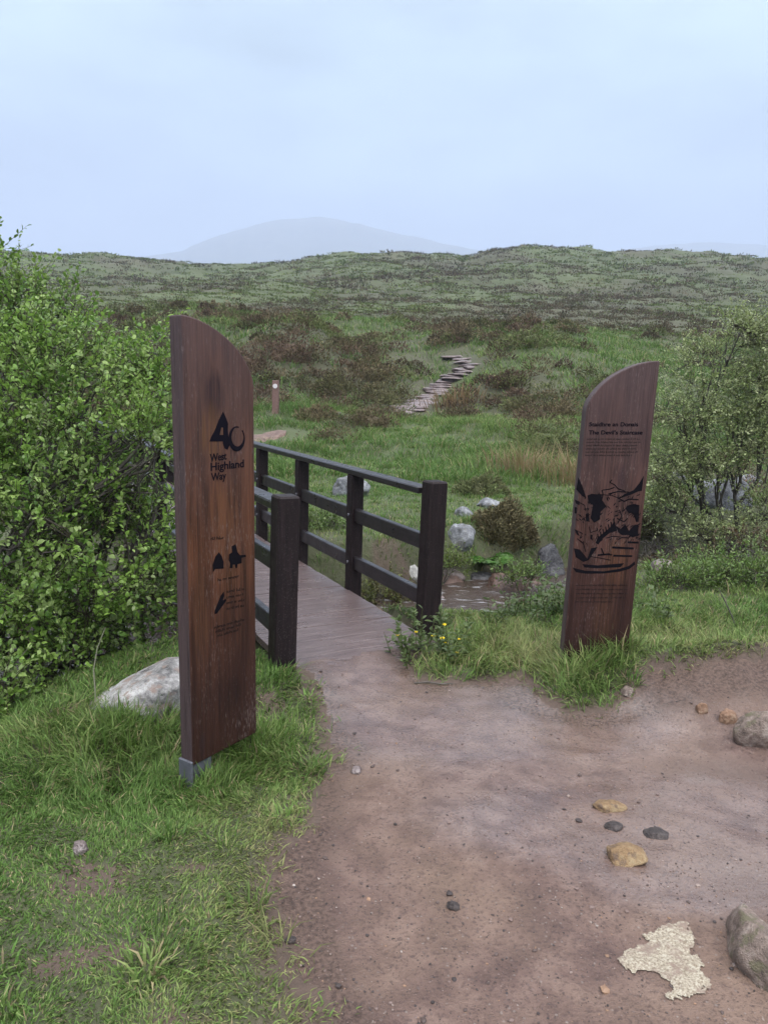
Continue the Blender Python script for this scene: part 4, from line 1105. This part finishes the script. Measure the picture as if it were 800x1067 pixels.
clump_thing('heather_bush', 672, 545, 44, 40, (.085, .075, .04), 800, 'dark heather bush half hidden behind the right marker board', 'heather bush', y0=8.2, sprig=.05)
clump_thing('heather_bush', 505, 506, 64, 26, (.11, .115, .05), 900, 'low olive heather bush behind the two grey stones of the far bank', 'heather bush', y0=9, sprig=.05)
for px, py, a, b in [(400, 408, 70, 30), (385, 435, 60, 26), (380, 383, 60, 26), (300, 360, 80, 40), (345, 400, 55, 26), (570, 455, 70, 44), (625, 460, 50, 36), (530, 395, 44, 22), (590, 425, 56, 24), (330, 430, 50, 22), (255, 375, 60, 40), (640, 400, 50, 26), (480, 345, 60, 26), (560, 350, 80, 26)]:
    clump_thing('heather_clump', px, py, a, b, HEA[rng.integers(5)], 700, 'dark brown heather clump among the grass on the slope beyond the bridge', 'heather clump', 'heather clumps on the near slope', y0=10)

# tufts of dry rushes and grass
def tuft(name, px, py, n, L, spread, pal, label, cat, group=None, y0=4, w=.006):
    p = hit(px, py, y0); mb = MB()
    x = rng.normal(0, spread, n); y = rng.normal(0, spread, n)
    c = np.array(pal)[rng.integers(len(pal), size=n)] * rng.uniform(.8, 1.2, (n, 1))
    gx, gy = x + p[0], y + p[1]
    blades(mb, np.stack([x, y, H(gx, gy) - p[2] - .01], -1), L * rng.uniform(.5, 1.15, n), w * rng.uniform(.6, 1.3, n), np.arctan2(y, x) + rng.normal(0, .7, n), np.clip(rng.normal(.28, .18, n), 0, 1), rng.uniform(.1, .9, n), c)
    o = mb.build(name, M_PLANT); o.location = p
    return tag(o, label, cat, group)
DRY = [(.24, .17, .09), (.20, .15, .07), (.15, .14, .05), (.28, .2, .12)]
tuft('rush_tuft', 545, 495, 260, .75, .35, DRY, 'tall tuft of straw-coloured rushes on the slope above the round heather bush', 'rush tuft', y0=10, w=.014)
tuft('rush_tuft', 605, 505, 260, .8, .35, DRY, 'straw-coloured rush tuft just left of the right marker board', 'rush tuft', y0=10, w=.014)
tuft('rush_tuft', 474, 422, 200, .8, .5, [(.2, .13, .07), (.17, .12, .06)], 'reddish-brown tuft of dry grass beside the stone steps', 'rush tuft', y0=20, w=.03)
GRN = [(.08, .145, .028), (.11, .18, .04), (.14, .2, .055)]
tuft('grass_tuft', 622, 716, 420, .17, .085, GRN, 'lush green grass tuft at the foot of the right marker board', 'grass tuft', w=.006)
tuft('grass_tuft', 588, 722, 220, .12, .06, GRN + [(.12, .18, .03)], 'bright green weed tuft at the left foot of the right board', 'grass tuft', w=.009)
tuft('grass_tuft', 130, 772, 360, .19, .08, GRN, 'dark green coarse grass tuft in front of the pale boulder', 'grass tuft', y0=1.5, w=.006)
tuft('grass_tuft', 262, 782, 420, .17, .10, GRN, 'soft green grass tuft at the right foot of the left marker board', 'grass tuft', y0=1.5, w=.005)

# ------------------------------------------------------------------ trees and shrubs
def leaves_at(mb, P, D, size, cols, asp=.5):
    n = len(P)
    D = D / (np.linalg.norm(D, axis=1)[:, None] + 1e-9)
    up = np.array((0, 0, 1.)) + rng.normal(0, .55, (n, 3))
    S = np.cross(D, up); S /= np.linalg.norm(S, axis=1)[:, None] + 1e-9
    Nn = np.cross(S, D)
    L = size * rng.uniform(.45, 1.35, n); W = L * asp * rng.uniform(.8, 1.2, n) * .5
    def at(t, w_, c_): return P + D * (L * t)[:, None] + S * (W * w_)[:, None] + Nn * (L * c_)[:, None]
    V_ = np.stack([at(0, 0, 0), at(.33, -1, .06), at(.33, 1, .06), at(.7, -.8, .03), at(.7, .8, .03), at(1, 0, -.10)], 1).reshape(-1, 3)
    k = np.arange(n)[:, None] * 6
    mb.add(V_, [k + np.array([[0, 2, 1]]), k + np.array([[3, 4, 5]]), k + np.array([[1, 2, 4, 3]])], np.repeat(cols, 6, 0))
def bez(a, b, sag, n=7):
    t = np.linspace(0, 1, n)[:, None]; m = (a + b) / 2 + sag
    return (1 - t) ** 2 * a + 2 * t * (1 - t) * m + t * t * b
def shrub(name, label, cat, bases, clusters, nspr, leaf, pal, asp=.5, spr_len=.24, lps=13, rad=.03, limbs=None, gap=.0, group=None, up=.35, stem_bias=0.35):
    """stems and limbs grow from the bases into each leaf cluster; sprigs with leaves fill the clusters"""
    root = empty(name, tuple(bases[0])); tag(root, label, cat, group)
    o = np.array(bases[0]); tb = MB(); cb = MB(); pts_all = []
    cl = [(np.array(c), np.array(r_ if np.ndim(r_) else (r_, r_, r_), float)) for c, r_ in clusters]
    for c, r_ in cl:
        b = np.array(bases[rng.integers(len(bases))])
        tip = c + r_ * rng.uniform(-.2, .3, 3); d = np.linalg.norm(tip - b)
        main = bez(b, tip, rng.normal(0, .10, 3) * d + np.array((0, 0, stem_bias * .4 * d)), 9)
        main[1:-1] += rng.normal(0, .018 * d, (7, 3))
        r0 = rad * rng.uniform(.7, 1.1)
        tube(tb, main - o, np.linspace(r0, r0 * .32, 9), 7); pts_all.append(main[3:])
        for k in range(limbs or 6):
            v = rng.normal(0, 1, 3); v /= np.linalg.norm(v)
            e = c + v * r_ * rng.uniform(.55, .95); s = main[rng.integers(3, 9)]
            lb_ = bez(s, e, rng.normal(0, .08, 3) * np.linalg.norm(e - s), 6); lb_[1:-1] += rng.normal(0, .015, (4, 3))
            tube(tb, lb_ - o, np.linspace(r0 * .34, r0 * .10, 6), 5); pts_all.append(lb_[1:])
    allp = np.concatenate(pts_all)
    wsum = sum(float(np.prod(r_)) ** (2 / 3) for _, r_ in cl)
    for c, r_ in cl:
        n = int(nspr * float(np.prod(r_)) ** (2 / 3) / wsum)
        v = rng.normal(0, 1, (n, 3)); v /= np.linalg.norm(v, axis=1)[:, None]
        lob = 1 + .22 * np.sin(v[:, 0] * 5 + c[0] * 7) * np.cos(v[:, 2] * 4 + c[1] * 3)
        P = c + v * r_ * (rng.uniform(0, 1, n) ** .42 * lob)[:, None]
        if gap > 0:
            ok = np.array([mnoise.noise(Vector(p * 2.6 + 11)) > -gap_t for p, gap_t in zip(P, np.full(n, .5 - gap))])
            P, v = P[ok], v[ok]; n = len(P)
        D = v * .8 + np.array((0, 0, up)) + rng.normal(0, .45, (n, 3)); D /= np.linalg.norm(D, axis=1)[:, None]
        Ls = spr_len * rng.uniform(.6, 1.3, n)
        # twigs: from the nearest limb point for some, and along each sprig
        for p, d, l in zip(P, D, Ls):
            if rng.uniform() < .4:
                q = allp[np.argmin(((allp - p) ** 2).sum(1))]
                tube(cb, np.stack([q, (q + p) / 2 + rng.normal(0, .015, 3), p, p + d * l]) - o, (.0045, .0035, .0025, .0012), 3, (.06, .048, .035))
            else:
                tube(cb, np.stack([p, p + d * l * .5, p + d * l]) - o, (.0022, .0017, .001), 3, (.07, .06, .035))
        k = lps; m = n * k
        t = np.tile(np.linspace(.08, 1, k), n); Pi = np.repeat(P, k, 0); Di = np.repeat(D, k, 0); Li = np.repeat(Ls, k)
        LP = Pi + Di * (Li * t)[:, None]
        side = rng.normal(0, 1, (m, 3)); side -= Di * (side * Di).sum(1)[:, None]; side /= np.linalg.norm(side, axis=1)[:, None] + 1e-9
        LD = side * .9 + Di * .65 + np.array((0, 0, .12))
        palA = np.array(pal); base_c = palA[rng.integers(len(pal), size=n)]
        cc = np.repeat(base_c, k, 0) * rng.uniform(.75, 1.25, (m, 1))
        leaves_at(cb, LP - o, LD, leaf, cc, asp)
    tb.build('trunk', M_BARK, root, True); cb.build('crown', M_LEAF, root)
    return root
def cl_px(lst): return [(on_y(px, py, y), r_) for px, py, y, r_ in lst]
LG = [(.18, .30, .055), (.22, .335, .07), (.26, .36, .10), (.20, .32, .06), (.095, .18, .034), (.105, .19, .036), (.15, .24, .05), (.22, .29, .10)]
LG2 = [(.14, .235, .045), (.18, .26, .06), (.11, .19, .036)]
lbz = hz(-2.3, 4.6)
shrub('willow_bush', 'large dense bright green leafy bush filling the left side, behind the pale boulder', 'bush',
      [(-2.35, 4.7, lbz - .05), (-1.9, 4.9, hz(-1.9, 4.9) - .05), (-2.9, 4.6, lbz - .05)],
      cl_px([(15, 455, 4.7, .52), (78, 462, 4.7, .46), (125, 512, 4.6, .33), (50, 540, 4.4, .55), (120, 580, 4.5, .40), (15, 620, 4.2, .50), (95, 640, 4.3, .42), (150, 620, 4.6, .24), (-60, 500, 4.6, .7), (55, 400, 4.9, .38), (0, 385, 4.9, .42),
             (150, 668, 4.6, .20), (163, 478, 4.9, .15), (168, 520, 4.9, .12), (148, 462, 4.6, .20), (166, 452, 4.7, .13), (158, 500, 4.6, .14), (60, 690, 4.2, .28), (-70, 640, 4.3, .6), (132, 455, 5.0, .2)]), 4700, .036, LG, .56, .27, 13, .03, 7, .40, up=.5)
shrub('birch_tree', 'slender young birch with small leaves rising at the top left corner above the bush', 'tree', [(-3.1, 6.2, hz(-3.1, 6.2) - .1)],
      cl_px([(15, 335, 6.0, .28), (55, 345, 6.0, .26), (85, 370, 6.0, .24), (-20, 350, 6.0, .45), (28, 305, 6.0, .15), (64, 318, 6., .12), (105, 392, 6., .22), (-6, 262, 6, .10), (-35, 285, 6, .22)]), 800, .036, LG2, .6, .24, 12, .025, 5, .15, up=.6)
shrub('birch_sapling', 'thin leafy birch sapling leaning out left of the marker board top', 'tree', [(-2.1, 5.6, hz(-2.1, 5.6) - .1)],
      cl_px([(160, 375, 5.4, .18), (150, 400, 5.4, .20), (172, 410, 5.4, .15), (178, 440, 5.3, .12), (135, 380, 5.5, .12)]), 210, .036, LG, .55, .2, 12, .014, 4, .1, up=.5)
shrub('leafy_shoot', 'small bright leafy shoot at the lower left edge in front of the dark bush base', 'shrub', [tuple(on_z(8, 742, -.25))],
      cl_px([(6, 706, 3.6, .10), (12, 725, 3.6, .07), (-15, 715, 3.6, .12)]), 70, .035, LG, .6, .14, 10, .006, 3)
WG = [(.24, .29, .11), (.28, .325, .14), (.18, .23, .08), (.34, .37, .19)]
tp = hit(738, 585, 8.6)
shrub('willow_tree', 'twisted grey-green willow tree on the stream bank behind the right marker board', 'tree', [(tp[0] + .1, tp[1], tp[2] - .1), (tp[0] + .5, tp[1] + .2, tp[2] - .1)],
      cl_px([(775, 350, 9.6, (.34, .4, .28)), (735, 385, 9.6, (.38, .45, .30)), (790, 410, 9.6, (.42, .5, .34)), (720, 430, 9.4, (.40, .45, .30)), (765, 455, 9.4, (.42, .5, .30)), (705, 475, 9.3, (.34, .4, .26)), (742, 488, 9.2, (.30, .4, .12)),
             (700, 530, 9.1, (.26, .35, .2)), (770, 552, 9.1, (.20, .3, .12)), (725, 555, 9.0, (.26, .3, .18)), (830, 450, 9.6, (.5, .5, .5)), (690, 500, 9.2, (.16, .25, .2)), (800, 530, 9.3, (.3, .3, .25)), (830, 360, 9.6, .4)]),
      4500, .038, WG, .5, .26, 10, .035, 8, .30, stem_bias=.1)
# low bog shrubs on the right bank
BG = [(.12, .19, .045), (.15, .21, .055), (.10, .16, .04)]
BR = [(.085, .055, .028), (.07, .07, .03), (.10, .07, .035)]
def low(px, py, y, rx, rz, n, pal, label, name='bog_shrub'):
    c = on_y(px, py, y); g = hz(c[0], c[1])
    shrub(name, label, 'shrub', [(c[0], c[1], g - .03)], [((c[0], c[1], max(c[2], g + rz * .5)), (rx, rx * .8, rz)), ((c[0] + rx * .7, c[1] + .1, max(c[2], g + rz * .5) - rz * .2), (rx * .6, rx * .6, rz * .7)), ((c[0] - rx * .7, c[1], max(c[2], g + rz * .5) - rz * .25), (rx * .6, rx * .6, rz * .65))], n, .032, pal, .4, .16, 10, .008, 4, .1, up=.7)
low(775, 635, 6.2, .36, .20, 420, BG, 'light green bog shrub at the right edge above the soil bank', 'bog_shrub')
low(700, 655, 6.0, .22, .10, 150, BG, 'small green shrub just right of the right marker board in the grass')
low(735, 600, 7.4, .34, .17, 300, BG, 'fresh green shrub in front of the willow tree trunk')
low(785, 575, 7.8, .4, .2, 320, BR, 'brownish heathery shrub at the right edge under the willow')
low(690, 620, 7.2, .26, .13, 200, BR, 'brown-green shrub on the bank beside the right marker board')
low(545, 600, 7.6, .18, .08, 120, BG, 'low bright green shrub on the bank right of the fern')
low(462, 590, 7.9, .24, .08, 160, [(.12, .16, .03), (.10, .15, .028)], 'yellow-green ground shrub below the grey boulder on the stream bank')
low(395, 620, 7.2, .3, .13, 240, [(.12, .11, .04), (.09, .11, .03), (.13, .15, .04)], 'yellowish overhanging shrub seen between the lower bridge rail and deck')
low(330, 590, 8.2, .3, .12, 200, BG, 'green shrub on the far bank behind the second and third railing posts')
# bare tangled bramble under the willow
def tangle():
    p = hit(700, 590, 8.3); mb = MB()
    for k in range(150):
        a = np.array((rng.normal(0, .3), rng.normal(0, .25), rng.uniform(-.1, .15))); d = rng.normal(0, 1, 3) * np.array((1, .8, .6))
        d[2] = abs(d[2]); b = a + d / np.linalg.norm(d) * rng.uniform(.25, .6)
        tube(mb, bez(a, b, np.array((0, 0, .2)) + rng.normal(0, .06, 3), 7), np.linspace(.006, .0025, 7), 4)
    o = mb.build('bare_bramble', M_BARK); o.location = p
    tag(o, 'tangle of bare dark twigs on the stream bank beneath the willow tree', 'bramble')
tangle()
# fern on the far bank
def fern():
    p = hit(512, 600, 7.2); mb = MB()
    for k in range(11):
        an = k / 11 * 6.28 + rng.uniform(-.2, .2); L = rng.uniform(.26, .4)
        t = np.linspace(0, 1, 18); hd = np.array((math.cos(an), math.sin(an)))
        sp = np.stack([hd[0] * L * t * .85, hd[1] * L * t * .85, L * (1.1 * t - .85 * t * t)], -1)
        tube(mb, sp, np.linspace(.003, .001, 18), 3, (.08, .13, .03))
        for i in range(3, 18):
            w_ = .085 * math.sin(math.pi * min(1, (i / 17) * .9 + .12)) + .01
            for s in (-1, 1):
                leaves_at(mb, sp[i:i + 1], np.array([[-hd[1] * s + hd[0] * .35, hd[0] * s + hd[1] * .35, .05]]), np.array([w_ * 1.15]), np.array([[.07, .16, .03]]) * rng.uniform(.8, 1.2), .3)
    o = mb.build('fern', M_LEAF); o.location = (p[0], p[1], p[2] + .08); tag(o, 'bright green fern growing on the bank below the round heather bush', 'fern')
fern()
# flowering weeds by the bridge post and along the bank
def weed(px, py, hgt, flower, label, group, name='weed'):
    p = hit(px, py, 4); root = empty(name, tuple(p)); tag(root, label, 'weed', group)
    st_, lf, fl = MB(), MB(), MB()
    for k in range(7):
        b = np.array((rng.normal(0, .05), rng.normal(0, .05), -.02)); e = b + np.array((rng.normal(0, .05), rng.normal(0, .05), hgt * rng.uniform(.6, 1.1)))
        c = bez(b, e, rng.normal(0, .02, 3), 7); tube(st_, c, np.linspace(.0028, .0014, 7), 4, (.10, .12, .04))
        q = c[rng.integers(1, 7, 14)] + rng.normal(0, .004, (14, 3)); d = np.concatenate([rng.normal(0, 1, (14, 2)), rng.uniform(.1, .8, (14, 1))], 1)
        leaves_at(lf, q, d, .045, np.array([(.10, .14, .05)]) * rng.uniform(.75, 1.25, (14, 1)), .38)
        if flower and k < flower:
            for j in range(5):
                a_ = j / 5 * 6.28
                leaves_at(fl, e[None] , np.array([[math.cos(a_), math.sin(a_), .35]]), np.array([.016]), np.array([[.75, .55, .02]]), .9)
    st_.build('stem', M_PLANT, root); lf.build('foliage', M_LEAF, root)
    if flower: fl.build('flower', M_PLANT, root)
for px, py, h, f in [(432, 690, .18, 2), (442, 678, .24, 1), (458, 684, .20, 3), (475, 690, .14, 1), (425, 680, .16, 1), (465, 672, .22, 0)]:
    weed(px, py, h, f, 'buttercup weed in the grass at the foot of the near right bridge post', 'weeds at the near right bridge post', 'buttercup')
for px, py, h in [(548, 640, .26), (565, 636, .3), (580, 642, .24), (530, 646, .2), (596, 640, .22), (672, 640, .22), (690, 648, .24), (515, 650, .18)]:
    weed(px, py, h, 0, 'pale leafy weed standing in the tall grass along the near stream bank', 'leafy weeds along the near bank')
# bare stem standing left of the pale boulder
mb = MB(); p = hit(99, 742, 2.0); tube(mb, np.array([(0, 0, -.03), (.004, .0, .1), (-.004, .01, .2), (.012, .02, .3), (.05, .03, .40)]), (.004, .0035, .003, .0025, .0015), 6)
o = mb.build('dry_weed', flat_mat('pale_stem', (.20, .19, .13), .6)); o.location = p; tag(o, 'thin pale bare stem standing upright left of the pale boulder', 'stem')
mb = MB(); p = hit(757, 655, 4.5); tube(mb, np.array([(.08, 0, -.05), (.03, 0, .08), (-.02, .02, .18), (-.07, .03, .27)]), (.005, .0045, .004, .003), 6)
o = mb.build('dead_stick', M_BARK); o.location = p; tag(o, 'dark dead stick leaning in the grass in front of the light green bog shrub', 'stick')
mb = MB(); p = hit(455, 714, 3); tube(mb, np.array([(-.12, .0, .008), (-.05, .01, .012), (.02, -.005, .01), (.09, .01, .008)]), (.003, .004, .004, .002), 5)
o = mb.build('fallen_twig', M_BARK); o.location = p; tag(o, 'small dark twig lying at the grass edge of the path below the bridge post', 'twig')
